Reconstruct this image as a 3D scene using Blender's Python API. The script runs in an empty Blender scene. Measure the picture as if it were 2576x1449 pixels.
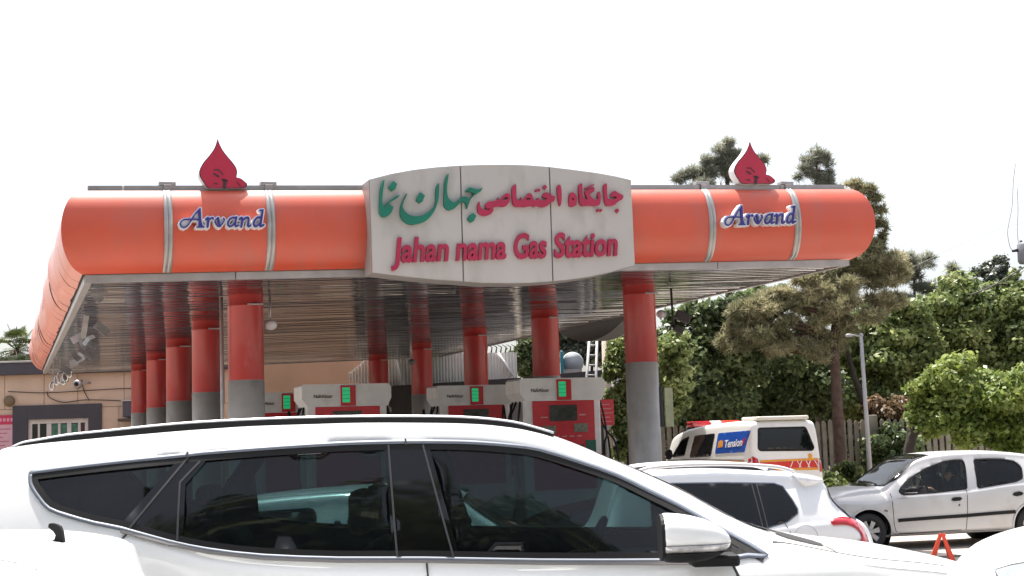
import bpy, bmesh, math, random
import numpy as np
from mathutils import Vector, Matrix
from mathutils.bvhtree import BVHTree
from mathutils.geometry import delaunay_2d_cdt

random.seed(7)
R = math.radians
scn = bpy.context.scene
col = scn.collection

# ------------------------------------------------------------------ camera, world, sun, exposure
FPX, CX, CY = 3664.0, 1288.0, 724.5          # calibrated on a 2576 x 1449 view of the photograph
PITCH, ROLL, HC = R(5.91), R(1.80), 1.60
CAM_M = Matrix.Rotation(math.pi / 2 + PITCH, 3, 'X') @ Matrix.Rotation(-ROLL, 3, 'Z')
CAM = Vector((0, 0, HC))
cd = bpy.data.cameras.new('camera')
cam = bpy.data.objects.new('camera', cd)
col.objects.link(cam)
cd.sensor_width = 36.0
cd.lens = 36.0 * FPX / 2576.0
cd.clip_start, cd.clip_end = 0.1, 3000
cam.matrix_world = Matrix.Translation(CAM) @ CAM_M.to_4x4()
scn.camera = cam

SUN_EL, SUN_AZ = R(72), R(-27)                # azimuth measured from +Y towards +X
world = bpy.data.worlds.new('World')
scn.world = world
world.use_nodes = True
wn = world.node_tree
wn.nodes.clear()
wo = wn.nodes.new('ShaderNodeOutputWorld')
wb = wn.nodes.new('ShaderNodeBackground')
sk = wn.nodes.new('ShaderNodeTexSky')
sk.sky_type = 'NISHITA'
sk.sun_disc = False
sk.sun_elevation = SUN_EL
sk.sun_rotation = SUN_AZ
sk.air_density, sk.dust_density, sk.ozone_density = 1.0, 4.0, 1.0
wb.inputs['Strength'].default_value = 0.15
hz = wn.nodes.new('ShaderNodeHueSaturation')          # hazy, whitish summer sky
hz.inputs['Saturation'].default_value = 0.45
wn.links.new(sk.outputs[0], hz.inputs['Color'])
wn.links.new(hz.outputs[0], wb.inputs['Color'])
wn.links.new(wb.outputs[0], wo.inputs['Surface'])
sl = bpy.data.lights.new('sun', 'SUN')
sl.energy, sl.angle, sl.color = 5.0, R(0.53), (1.0, 0.95, 0.87)
sun = bpy.data.objects.new('sun', sl)
col.objects.link(sun)
sd = Vector((math.sin(SUN_AZ) * math.cos(SUN_EL), math.cos(SUN_AZ) * math.cos(SUN_EL), math.sin(SUN_EL)))
sun.rotation_euler = sd.to_track_quat('Z', 'Y').to_euler()
sun.location = sd * 60
scn.view_settings.view_transform = 'Standard'
scn.view_settings.look = 'None'
scn.view_settings.exposure = 0.95
scn.view_settings.gamma = 1.0
scn.render.engine = 'CYCLES'
scn.cycles.max_bounces = 8
scn.cycles.transparent_max_bounces = 16
scn.cycles.caustics_reflective = False
scn.cycles.caustics_refractive = False

# ------------------------------------------------------------------ helpers
def ray(px, py):
    return (CAM_M @ Vector(((px - CX) / FPX, -(py - CY) / FPX, -1.0)))
def at(px, py, Y):
    d = ray(px, py)
    return CAM + d * (Y / d.y)
def on_z(px, py, z):
    d = ray(px, py)
    return CAM + d * ((z - HC) / d.z)

def tag(o, label=None, cat=None, group=None, kind=None):
    if label: o['label'] = label
    if cat: o['category'] = cat
    if group: o['group'] = group
    if kind: o['kind'] = kind
    return o
def empty(name, loc=(0, 0, 0), rz=0.0):
    o = bpy.data.objects.new(name, None)
    o.empty_display_size = 0.3
    o.location = loc
    o.rotation_euler = (0, 0, rz)
    col.objects.link(o)
    return o
def raw(name, verts, faces, mat, parent=None, smooth=False):
    me = bpy.data.meshes.new(name)
    me.from_pydata([tuple(v) for v in verts], [], faces)
    me.validate()
    if smooth:
        me.polygons.foreach_set('use_smooth', [True] * len(me.polygons))
    mats = mat if isinstance(mat, (list, tuple)) else [mat]
    for m in mats: me.materials.append(m)
    me.update()
    o = bpy.data.objects.new(name, me)
    col.objects.link(o)
    if parent: o.parent = parent
    return o
def kids(o): return [c for c in bpy.data.objects if c.parent == o]
def copy_tree(o, parent=None):
    c = o.copy()
    col.objects.link(c)
    if parent: c.parent = parent
    for ch in kids(o): copy_tree(ch, c)
    return c

class MB:
    """collects simple shapes into ONE mesh"""
    def __init__(s): s.v, s.f, s.sm = [], [], []
    def add(s, vs, fs, smooth=False):
        n = len(s.v)
        s.v += [Vector(v) for v in vs]
        s.f += [tuple(i + n for i in f) for f in fs]
        s.sm += [smooth] * len(fs)
        return s
    def box(s, lo, hi, bev=0.0, M=None):
        bm = bmesh.new()
        bmesh.ops.create_cube(bm, size=1)
        for v in bm.verts:
            v.co = Vector([lo[i] + (v.co[i] + .5) * (hi[i] - lo[i]) for i in range(3)])
        if bev:
            bmesh.ops.bevel(bm, geom=bm.edges[:], offset=bev, segments=2, affect='EDGES', profile=.5)
        bm.verts.index_update()
        vs = [v.co.copy() for v in bm.verts]
        if M: vs = [M @ v for v in vs]
        s.add(vs, [[v.index for v in f.verts] for f in bm.faces])
        bm.free()
        return s
    def tube(s, pts, r, n=8, cap=True):
        pts = [Vector(p) for p in pts]
        rs = r if isinstance(r, (list, tuple)) else [r] * len(pts)
        vs, fs = [], []
        tt = pts[-1] - pts[0]
        ref = Vector((0, 1, 0)) if abs(tt.z) > .75 * tt.length else Vector((0.03, 0.05, 1))
        for i, p in enumerate(pts):
            t = (pts[min(i + 1, len(pts) - 1)] - pts[max(i - 1, 0)]).normalized()
            a = t.cross(ref)
            if a.length < 1e-4: a = t.cross(Vector((1, 0, .2)))
            a.normalize(); b = t.cross(a)
            for k in range(n):
                w = 2 * math.pi * k / n
                vs.append(p + a * (math.cos(w) * rs[i]) + b * (math.sin(w) * rs[i]))
        for i in range(len(pts) - 1):
            for k in range(n):
                fs.append((i * n + k, i * n + (k + 1) % n, (i + 1) * n + (k + 1) % n, (i + 1) * n + k))
        if cap:
            fs.append(tuple(range(n - 1, -1, -1)))
            fs.append(tuple((len(pts) - 1) * n + k for k in range(n)))
        return s.add(vs, fs, True)
    def lathe(s, prof, c=(0, 0, 0), n=32, axis='Z'):
        vs, fs = [], []
        c = Vector(c)
        for (r, z) in prof:
            for k in range(n):
                w = 2 * math.pi * k / n
                p = Vector((r * math.cos(w), r * math.sin(w), z))
                if axis == 'Y': p = Vector((p.x, p.z, p.y))
                if axis == 'X': p = Vector((p.z, p.x, p.y))
                vs.append(c + p)
        for i in range(len(prof) - 1):
            for k in range(n):
                fs.append((i * n + k, i * n + (k + 1) % n, (i + 1) * n + (k + 1) % n, (i + 1) * n + k))
        return s.add(vs, fs, True)
    def ell(s, c, r, n=16, m=10, M=None):
        vs, fs = [], []
        for j in range(m + 1):
            a = math.pi * j / m
            for k in range(n):
                w = 2 * math.pi * k / n
                p = Vector((r[0] * math.sin(a) * math.cos(w), r[1] * math.sin(a) * math.sin(w), r[2] * math.cos(a)))
                if M: p = M @ p
                vs.append(Vector(c) + p)
        for j in range(m):
            for k in range(n):
                fs.append((j * n + k, (j + 1) * n + k, (j + 1) * n + (k + 1) % n, j * n + (k + 1) % n))
        return s.add(vs, fs, True)
    def build(s, name, mat, parent=None):
        me = bpy.data.meshes.new(name)
        me.from_pydata([tuple(v) for v in s.v], [], s.f)
        me.polygons.foreach_set('use_smooth', s.sm)
        me.materials.append(mat)
        me.update()
        bm = bmesh.new(); bm.from_mesh(me)
        bmesh.ops.recalc_face_normals(bm, faces=bm.faces[:])
        bm.to_mesh(me); bm.free()
        o = bpy.data.objects.new(name, me)
        col.objects.link(o)
        if parent: o.parent = parent
        return o

def curve_mesh(loops, depth, fn):
    """fill closed 2-D loops (even-odd), extrude +-depth, map (x, y, z) -> 3-D by fn"""
    cu = bpy.data.curves.new('tmp', 'CURVE')
    cu.dimensions = '2D'; cu.fill_mode = 'BOTH'; cu.extrude = depth
    for lp in loops:
        sp = cu.splines.new('POLY')
        sp.points.add(len(lp) - 1)
        for p, q in zip(sp.points, lp): p.co = (q[0], q[1], 0, 1)
        sp.use_cyclic_u = True
    return _conv(cu, fn)
def _conv(cu, fn):
    o = bpy.data.objects.new('tmp', cu)
    col.objects.link(o)
    dg = bpy.context.evaluated_depsgraph_get()
    me = o.evaluated_get(dg).to_mesh()
    vs = [fn(v.co) for v in me.vertices]
    fs = [tuple(p.vertices) for p in me.polygons]
    bpy.data.objects.remove(o)
    bpy.data.curves.remove(cu)
    return vs, fs
def text_mesh(txt, depth, fn, offset=0.0, shear=0.0, spacing=1.0):
    cu = bpy.data.curves.new('tmp', 'FONT')
    cu.body = txt; cu.extrude = depth; cu.offset = offset; cu.shear = shear
    cu.space_character = spacing; cu.resolution_u = 4
    o = bpy.data.objects.new('tmp', cu)
    col.objects.link(o)
    dg = bpy.context.evaluated_depsgraph_get()
    me = o.evaluated_get(dg).to_mesh()
    cs = [v.co.copy() for v in me.vertices]
    fs = [tuple(p.vertices) for p in me.polygons]
    bpy.data.objects.remove(o)
    bpy.data.curves.remove(cu)
    x0, x1 = min(c.x for c in cs), max(c.x for c in cs)
    return [fn(Vector(((c.x - x0) / (x1 - x0), c.y, c.z))) for c in cs], fs
def smooth_loop(pts, n=4):
    out = []
    m = len(pts)
    for i in range(m):
        p0, p1, p2, p3 = (Vector(pts[(i + k - 1) % m]) for k in range(4))
        for j in range(n):
            t = j / n
            out.append(.5 * ((2 * p1) + (p2 - p0) * t + (2 * p0 - 5 * p1 + 4 * p2 - p3) * t * t + (3 * p1 - p0 - 3 * p2 + p3) * t ** 3))
    return out

def smooth_open(pts, n=6):
    P = [Vector(p) for p in pts]
    P = [2 * P[0] - P[1]] + P + [2 * P[-1] - P[-2]]
    out = []
    for i in range(1, len(P) - 2):
        p0, p1, p2, p3 = P[i - 1:i + 3]
        for j in range(n):
            t = j / n
            out.append(.5 * ((2 * p1) + (p2 - p0) * t + (2 * p0 - 5 * p1 + 4 * p2 - p3) * t * t + (3 * p1 - p0 - 3 * p2 + p3) * t ** 3))
    out.append(P[-2])
    return out

# ------------------------------------------------------------------ materials
MATS = {}
def mat(name, c, rough=.5, metal=0.0, var=.08, scale=3.0, bump=0.0, bscale=40.0, coat=0.0, spec=.5, dirt=None, emit=None, crough=.06, sheen=0.0):
    if name in MATS: return MATS[name]
    m = bpy.data.materials.new(name)
    m.use_nodes = True
    nt = m.node_tree; n = nt.nodes; L = nt.links
    b = n['Principled BSDF']
    b.inputs['Roughness'].default_value = rough
    b.inputs['Metallic'].default_value = metal
    b.inputs['Specular IOR Level'].default_value = spec
    b.inputs['Coat Weight'].default_value = coat
    b.inputs['Coat Roughness'].default_value = crough
    b.inputs['Sheen Weight'].default_value = sheen
    b.inputs['Sheen Roughness'].default_value = .4
    tc = n.new('ShaderNodeTexCoord')
    no = n.new('ShaderNodeTexNoise'); no.inputs['Scale'].default_value = scale; no.inputs['Detail'].default_value = 6
    L.new(tc.outputs['Object'], no.inputs['Vector'])
    cr = n.new('ShaderNodeValToRGB')
    e = cr.color_ramp.elements
    e[0].position, e[1].position = .3, .7
    e[0].color = (*[x * (1 - var) for x in c], 1)
    e[1].color = (*[min(1, x * (1 + var)) for x in c], 1)
    L.new(no.outputs['Fac'], cr.inputs['Fac'])
    out = cr.outputs['Color']
    if dirt:
        dc, dscale, dlo, dhi, dstr = dirt
        mp = n.new('ShaderNodeMapping'); L.new(tc.outputs['Object'], mp.inputs['Vector'])
        mp.inputs['Scale'].default_value = dstr
        n2 = n.new('ShaderNodeTexNoise'); n2.inputs['Scale'].default_value = dscale; n2.inputs['Detail'].default_value = 8
        L.new(mp.outputs[0], n2.inputs['Vector'])
        mr = n.new('ShaderNodeMapRange'); mr.inputs['From Min'].default_value = dlo; mr.inputs['From Max'].default_value = dhi
        L.new(n2.outputs['Fac'], mr.inputs['Value'])
        mx = n.new('ShaderNodeMix'); mx.data_type = 'RGBA'
        L.new(mr.outputs[0], mx.inputs['Factor']); L.new(out, mx.inputs['A']); mx.inputs['B'].default_value = (*dc, 1)
        out = mx.outputs['Result']
    L.new(out, b.inputs['Base Color'])
    if bump:
        n3 = n.new('ShaderNodeTexNoise'); n3.inputs['Scale'].default_value = bscale; n3.inputs['Detail'].default_value = 4
        L.new(tc.outputs['Object'], n3.inputs['Vector'])
        bp = n.new('ShaderNodeBump'); bp.inputs['Strength'].default_value = bump; bp.inputs['Distance'].default_value = .02
        L.new(n3.outputs['Fac'], bp.inputs['Height']); L.new(bp.outputs[0], b.inputs['Normal'])
    if emit:
        b.inputs['Emission Color'].default_value = (*emit[0], 1)
        b.inputs['Emission Strength'].default_value = emit[1]
    MATS[name] = m
    return m
def glass_mat(name, tint, see, rough=.02):
    """thin window glass: clear share 'see' tinted, the rest dark film, with Fresnel gloss"""
    m = bpy.data.materials.new(name); m.use_nodes = True
    nt = m.node_tree; n = nt.nodes; L = nt.links
    n.clear()
    o = n.new('ShaderNodeOutputMaterial')
    tr = n.new('ShaderNodeBsdfTransparent'); tr.inputs[0].default_value = (*tint, 1)
    df = n.new('ShaderNodeBsdfDiffuse'); df.inputs[0].default_value = (.006, .007, .009, 1)
    gl = n.new('ShaderNodeBsdfGlossy'); gl.inputs['Roughness'].default_value = rough
    fr = n.new('ShaderNodeFresnel'); fr.inputs[0].default_value = 1.5
    m1 = n.new('ShaderNodeMixShader'); m1.inputs[0].default_value = see
    m2 = n.new('ShaderNodeMixShader')
    L.new(df.outputs[0], m1.inputs[1]); L.new(tr.outputs[0], m1.inputs[2])
    L.new(fr.outputs[0], m2.inputs[0]); L.new(m1.outputs[0], m2.inputs[1]); L.new(gl.outputs[0], m2.inputs[2])
    L.new(m2.outputs[0], o.inputs[0])
    return m
def leaf_mat(name, c1, c2, c3, scale=.9, trans=.45):
    m = bpy.data.materials.new(name); m.use_nodes = True
    nt = m.node_tree; n = nt.nodes; L = nt.links
    n.clear()
    o = n.new('ShaderNodeOutputMaterial')
    tc = n.new('ShaderNodeTexCoord')
    no = n.new('ShaderNodeTexNoise'); no.inputs['Scale'].default_value = scale; no.inputs['Detail'].default_value = 5
    L.new(tc.outputs['Object'], no.inputs['Vector'])
    ge = n.new('ShaderNodeNewGeometry')
    ad = n.new('ShaderNodeMath'); ad.operation = 'MULTIPLY_ADD'
    ad.inputs[1].default_value = .35
    L.new(ge.outputs['Random Per Island'], ad.inputs[0]); 
    sb = n.new('ShaderNodeMath'); sb.operation = 'SUBTRACT'; sb.inputs[1].default_value = .17
    L.new(no.outputs['Fac'], sb.inputs[0]); L.new(sb.outputs[0], ad.inputs[2])
    cr = n.new('ShaderNodeValToRGB')
    e = cr.color_ramp.elements
    e[0].position, e[1].position = .3, .72
    e[0].color, e[1].color = (*c1, 1), (*c3, 1)
    x = e.new(.52); x.color = (*c2, 1)
    L.new(ad.outputs[0], cr.inputs[0])
    b = n.new('ShaderNodeBsdfPrincipled'); b.inputs['Roughness'].default_value = .42
    b.inputs['Specular IOR Level'].default_value = .5
    t = n.new('ShaderNodeBsdfTranslucent')
    L.new(cr.outputs[0], b.inputs['Base Color'])
    L.new(cr.outputs[0], t.inputs[0])
    mx = n.new('ShaderNodeMixShader'); mx.inputs[0].default_value = trans
    L.new(b.outputs[0], mx.inputs[1]); L.new(t.outputs[0], mx.inputs[2])
    L.new(mx.outputs[0], o.inputs[0])
    return m

ORANGE = mat('orange_panel', (.57, .070, .026), .5, var=.07, scale=1.2, coat=.5, crough=.42, spec=.6, sheen=.14, dirt=((.44, .10, .07), 2.4, .52, .85, (1, 1, .35)))
SIDEPANEL = mat('sunlit_orange_panel', (.66, .21, .15), .4, var=.08, scale=1.5, coat=.2, bump=.15, bscale=3)  # sunlight on the left flank is put into this paler, pinkish orange
REDCOL = mat('red_orange_column', (.46, .034, .028), .42, var=.08, scale=2, coat=.2, dirt=((.36, .05, .04), 3.0, .56, .85, (1, 1, .35)))
GREYCOL = mat('grey_column_cladding', (.43, .41, .395), .42, metal=.2, var=.08, scale=4, bump=.05, dirt=((.25, .235, .22), 3.5, .55, .85, (1, 1, .5)))
TRIM = mat('aluminium_trim', (.42, .39, .38), .38, metal=.5, var=.12, scale=5)
RIB = mat('silver_rib', (.40, .385, .375), .42, metal=.5, var=.15, scale=6)
ROOF = mat('roof_sheet', (.35, .34, .33), .8, var=.15)
SIGNW = mat('sign_board_white', (.48, .455, .435), .5, var=.06, scale=1.0, dirt=((.36, .335, .31), 2.2, .52, .82, (1.5, 1, .7)))
SIGNEDGE = mat('sign_edge_grey', (.34, .32, .31), .5, metal=.2)
GLOSSB = mat('gloss_black_trim', (.004, .004, .005), .06)
BLACK = mat('black_rubber', (.012, .012, .013), .6, spec=.25)
CABIN = mat('cabin_lining', (.42, .42, .40), .8)
DARK = mat('dark_gap', (.012, .011, .012), .8)
GREEN_L = mat('green_letters', (.006, .16, .105), .4, var=.1)
RED_L = mat('crimson_letters', (.38, .018, .065), .4, var=.1)
NAVY = mat('navy_letters', (.035, .03, .22), .4)
WHITE_P = mat('white_plastic', (.74, .74, .75), .4)
FLAME = mat('crimson_flame_face', (.43, .02, .055), .42, var=.06, scale=2)
INK = mat('dark_print', (.06, .02, .03), .6)
WPAINT = mat('white_car_paint', (.80, .80, .80), .32, var=.01, coat=.6)
WPAINT2 = mat('pearl_white_paint', (.78, .79, .82), .3, var=.01, coat=.7)
VANW = mat('white_van_paint', (.78, .78, .77), .4, var=.02, coat=.4, dirt=((.62, .58, .53), 2.5, .6, .85, (1, 1, 1)))
SILVER = mat('dusty_pale_silver_paint', (.60, .59, .59), .36, metal=.25, var=.03, coat=.4, dirt=((.46, .43, .40), 3.0, .55, .85, (1, 1, 1)))
DARKPAINT = mat('dark_grey_car_paint', (.025, .025, .03), .3, coat=.6)
CHROME = mat('brushed_window_trim', (.16, .18, .22), .5, metal=.15, spec=.35, var=.03)
TINT = glass_mat('tinted_glass', (.2, .25, .28), .10)
TINTG = glass_mat('green_tinted_glass', (.66, .95, .95), .30)
GLASS = glass_mat('clear_car_glass', (.72, .80, .78), .93)
SMOKE = glass_mat('smoked_glass', (.30, .34, .36), .55)
LAMPRED = mat('red_lamp_lens', (.45, .01, .02), .15, coat=.8, var=.15, scale=9)
LAMPCLEAR = mat('clear_lamp_lens', (.26, .29, .28), .12, metal=.3, coat=.9, var=.2, scale=14)
TYRE = mat('tyre_rubber', (.02, .02, .021), .75, bump=.2, bscale=60)
ALLOY = mat('alloy_wheel', (.42, .42, .43), .35, metal=.8)
SEATF = mat('seat_fabric', (.045, .05, .055), .8)
SKIN = mat('skin', (.48, .25, .17), .55, var=.08, scale=20)
HAIR = mat('black_hair', (.012, .010, .009), .6, var=.3, scale=60, bump=.4, bscale=90)
SHIRT = mat('slate_blue_shirt', (.16, .23, .29), .8, var=.12, scale=12, bump=.2, bscale=30)
STONE = mat('pinkish_stone_cladding', (.58, .43, .325), .75, var=.10, scale=1.2, bump=.2, bscale=14, dirt=((.44, .32, .24), 1.3, .55, .8, (1, 1, 1)))
PARAPET = mat('dark_slate_parapet', (.055, .05, .065), .6, var=.12)
ASPHALT = mat('asphalt', (.055, .054, .053), .9, var=.2, scale=8, bump=.5, bscale=120, dirt=((.085, .08, .075), .4, .45, .7, (1, 1, 1)))
CONCRETE = mat('beige_concrete', (.40, .36, .32), .9, var=.12, scale=2.5, bump=.3, bscale=60, dirt=((.28, .25, .22), .9, .52, .75, (1, 1, 1)))  # light beige-grey concrete with random darker patches
EARTH = mat('dry_earth', (.17, .14, .11), .95, var=.25, scale=1.5, bump=.5, bscale=20)
BARK = mat('brown_bark', (.085, .052, .040), .9, var=.4, scale=7, bump=.9, bscale=18)
BARKD = mat('dark_bark', (.035, .028, .022), .9, var=.4, scale=7, bump=.8, bscale=18)
FENCE = mat('weathered_concrete_fence', (.26, .23, .19), .9, var=.2, scale=3, bump=.3, bscale=30, dirt=((.12, .11, .08), 2.0, .5, .8, (1, 1, .4)))
POLE = mat('grey_painted_pole', (.38, .37, .38), .6, var=.12, scale=4)
PUMPW = mat('pump_white', (.86, .84, .82), .42, var=.06, scale=5, dirt=((.68, .65, .62), 3, .58, .85, (1, 1, 1)))
PUMPG = mat('pump_side_grey', (.36, .35, .35), .5)
PUMPR = mat('pump_red', (.62, .028, .04), .38, var=.08, scale=6)
LCD = mat('dull_lcd', (.05, .055, .045), .25, var=.4, scale=14)
LCD2 = mat('pale_lcd', (.20, .20, .15), .3, var=.4, scale=20)
GREENLED = mat('lit_green_display', (.02, .5, .2), .3, var=.05, emit=((.03, .80, .30), .15))
PGREEN = mat('pump_green_label', (.01, .12, .07), .5)
CORR = mat('white_corrugated_sheet', (.80, .80, .76), .5, var=.06)
L_PINE = leaf_mat('pine_needles', (0.154, 0.156, 0.083), (0.294, 0.285, 0.164), (0.500, 0.447, 0.284), 1.1, .4)
L_PINEG = leaf_mat('grey_pine_needles', (0.183, 0.197, 0.149), (0.323, 0.332, 0.261), (0.491, 0.489, 0.404), 1.1, .42)
L_DARK = leaf_mat('dark_green_leaves', (0.063, 0.092, 0.039), (0.133, 0.183, 0.071), (0.267, 0.306, 0.135), .9)
L_MID = leaf_mat('mid_green_leaves', (0.105, 0.146, 0.048), (0.210, 0.265, 0.086), (0.378, 0.407, 0.164), .8)
L_BRIGHT = leaf_mat('bright_green_leaves', (.10, .155, .03), (.20, .27, .058), (.33, .38, .11), .8)
L_DRY = leaf_mat('reddish_dry_leaves', (0.110, 0.094, 0.046), (0.207, 0.147, 0.085), (0.342, 0.201, 0.130), .8)
L_CYP = leaf_mat('cypress_leaves', (0.043, 0.057, 0.044), (0.073, 0.092, 0.062), (0.134, 0.147, 0.098), 1.2, .15)
L_PALM = leaf_mat('palm_fronds', (.045, .065, .02), (.09, .12, .035), (.16, .18, .07), 1.0, .2)

# ------------------------------------------------------------------ ground
GZ = -0.24                                   # the forecourt lies a little lower than the road
def ground_z(x, y):
    t = min(1, max(0, (y - 8.6) / 2.6)); t = t * t * (3 - 2 * t)
    return GZ * t
def sheet(name, xs, ys, mat_, dz, label=None, zf=ground_z):
    vs = [(x, y, zf(x, y) + dz) for y in ys for x in xs]
    nx = len(xs)
    fs = [(j * nx + i, j * nx + i + 1, (j + 1) * nx + i + 1, (j + 1) * nx + i) for j in range(len(ys) - 1) for i in range(nx - 1)]
    o = raw(name, vs, fs, mat_, smooth=True)
    o['kind'] = 'structure'
    return o
ysr = [8.6 + .26 * i for i in range(11)]
sheet('ground', [-150, -60, -20, 0, 20, 60, 150], [-60, -30, -8.3, 0] + ysr + [14, 20, 30, 60, 120, 220], EARTH, -.012)
sheet('road', [-80, -20, 0, 20, 80], [-8, 0] + ysr + [11.4], ASPHALT, -.004)
sheet('forecourt', [-30, -10, 0, 10, 30], [11.4, 14, 20, 30, 36.0], CONCRETE, .002)
def wav(x, s): return .10 * math.sin(x * 1.7 + s) + .06 * math.sin(x * 4.3 + 2 * s)
xs = [-6 + .25 * i for i in range(80)]
vs, fs = [], []
for i, x in enumerate(xs):
    vs += [(x, 19.55 + wav(x, .4), GZ + .007), (x, 20.95 + .03 * x * .3 + wav(x, 1.9), GZ + .007)]
for i in range(len(xs) - 1): fs.append((2 * i, 2 * i + 2, 2 * i + 3, 2 * i + 1))
raw('asphalt_strip', vs, fs, ASPHALT)['kind'] = 'structure'

# ------------------------------------------------------------------ canopy frame
PHI, KS = 0.3358, 0.0289
CO = Vector((-4.0117, 21.7745, HC + 2.2522))
CU, CV = Vector((math.cos(PHI), math.sin(PHI), 0)), Vector((-math.sin(PHI), math.cos(PHI), 0))
SP, DU, OV, LO, RO = 4.4681, 6.4589, 2.4756, 2.4266, 2.4462
VB = 4 * SP + 2.2
U0, U1, V0, V1 = -LO, DU + RO, -OV, VB
def canopy_uz(px, py, v):
    """pixel -> (u, z above ceiling) on the vertical plane v of the canopy"""
    d = ray(px, py)
    t = (v - (CAM - CO).dot(CV)) / d.dot(CV)
    p = CAM + d * t - CO
    u = p.dot(CU)
    return u, p.z - KS * u
def cw(u, v, z): return CO + CU * u + CV * v + Vector((0, 0, z + KS * u))

canopy = empty('fuel_canopy', (CO.x, CO.y, GZ), PHI)
tag(canopy, 'long orange petrol station canopy with rounded fascia and red and grey columns', 'canopy')
ZC = CO.z - GZ                                # ceiling height above the forecourt
def cl(u, v, z): return Vector((u, v, ZC + z + KS * u))
FZ0, FZ1, BUL = .09, 1.17, .315
PROF = []
for i in range(25):
    t = i / 24
    PROF.append((BUL * max(0, 1 - abs(2 * (.015 + .975 * t) - 1.02) ** 2.0) ** .5, FZ0 + (FZ1 - FZ0) * t))
def fascia(name, a, b, axis, sgn, mat_, off=0.0, m0=0, m1=0, nseg=12, jit=None, z0=None):
    """sweep the rounded profile from a to b; m0 / m1 = mitre factors at the ends"""
    vs, fs = [], []
    n = len(PROF)
    for i in range(nseg + 1):
        t = i / nseg
        for (o, z) in PROF:
            oo = o + off
            p = a + (b - a) * t
            p += (-m0 * oo * (1 - t) + m1 * oo * t) if False else 0
            pa = a - m0 * oo; pb = b + m1 * oo
            p = pa + (pb - pa) * t
            w = jit(p, z) if jit else 0
            if axis == 'u': vs.append(cl(p, sgn[1] + sgn[0] * (oo + w), z))
            else: vs.append(cl(sgn[1] + sgn[0] * (oo + w), p, z))
    for i in range(nseg):
        for j in range(n - 1):
            f = (i * n + j, (i + 1) * n + j, (i + 1) * n + j + 1, i * n + j + 1)
            fs.append(f)
    return vs, fs
def put(name, vf, mat_, parent, smooth=True):
    o = raw(name, vf[0], vf[1], mat_, parent, smooth)
    bm = bmesh.new(); bm.from_mesh(o.data)
    bmesh.ops.recalc_face_normals(bm, faces=bm.faces[:])
    bm.to_mesh(o.data); bm.free()
    return o
# front panels between the ribs
VM = V0 - BUL
ribs = [canopy_uz(px, 585, VM)[0] for px in (424, 683)] + [canopy_uz(px, 570, VM)[0] for px in (1793, 2008)]
SG0, SG1 = canopy_uz(930, 570, V0 - .5)[0], canopy_uz(1596, 570, V0 - .5)[0]
edges = [U0, ribs[0], ribs[1], SG0 + .2, SG1 - .2, ribs[2], ribs[3], U1]
for i in range(7):
    a, b = edges[i], edges[i + 1]
    put('fascia_panel', fascia('', a + (.004 if i else 0), b - (.004 if i < 6 else 0), 'u', (-1, V0), ORANGE, 0, 1 if i == 0 else 0, 1 if i == 6 else 0,
        jit=lambda p, z: .004 * math.sin(p * 2.3 + z)), ORANGE, canopy)
for r_ in ribs:
    m = MB()
    for (du, dw) in ((-.052, .075), (.0, .0)):
        pass
    n = len(PROF)
    vs, fs = [], []
    for (du, off) in ((-.055, .004), (-.045, .028), (-.008, .030), (-.004, .016), (.004, .016), (.008, .030), (.045, .028), (.055, .004)):
        for (o, z) in PROF: vs.append(cl(r_ + du, V0 - o - off, z))
    for i in range(7):
        for j in range(n - 1): fs.append((i * n + j, (i + 1) * n + j, (i + 1) * n + j + 1, i * n + j + 1))
    put('fascia_rib', (vs, fs), RIB, canopy)
    m = MB()
    c = cl(r_ + .02, V0, FZ1)
    m.box((c.x - .11, c.y - .03, c.z + .085), (c.x + .11, c.y + .10, c.z + .135), .008)
    m.box((c.x - .05, c.y - .06, c.z - .03), (c.x + .05, c.y - .022, c.z + .09), .006)
    m.build('rib_bracket', TRIM, canopy)
# left side, single sheets whose joints have sprung open
nv = 26
rnd = random.Random(3)
vv = [V0 + (V1 - V0) * i / nv for i in range(nv + 1)]
for i in range(nv):
    a, b = vv[i], vv[i + 1]
    tw, sp_ = rnd.uniform(-.02, .03), rnd.uniform(0, .05) * (1 if rnd.random() < .6 else .2)
    ph = rnd.uniform(0, 6)
    def jj(p, z, a=a, b=b, tw=tw, sp_=sp_, ph=ph):
        t = (p - a) / (b - a)
        return tw * math.sin(z * 3 + ph) * t + sp_ * t ** 3 * max(0, math.sin((z - .1) * 2.6)) 
    put('side_panel', fascia('', a + (.0 if i == 0 else .012), b - .012, 'v', (-1, U0), SIDEPANEL, 0, 1 if i == 0 else 0, 1 if i == nv - 1 else 0, nseg=5, jit=jj if i else None), SIDEPANEL, canopy)
put('side_backing', fascia('', V0 + .05, V1, 'v', (-1, U0 + .045), DARK, 0, 0, 0, nseg=2), DARK, canopy)
put('right_fascia', fascia('', V0, V1, 'v', (1, U1), ORANGE, 0, 1, 1), ORANGE, canopy)
put('rear_fascia', fascia('', U0, U1, 'u', (1, V1), ORANGE, 0, 1, 1), ORANGE, canopy)
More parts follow.
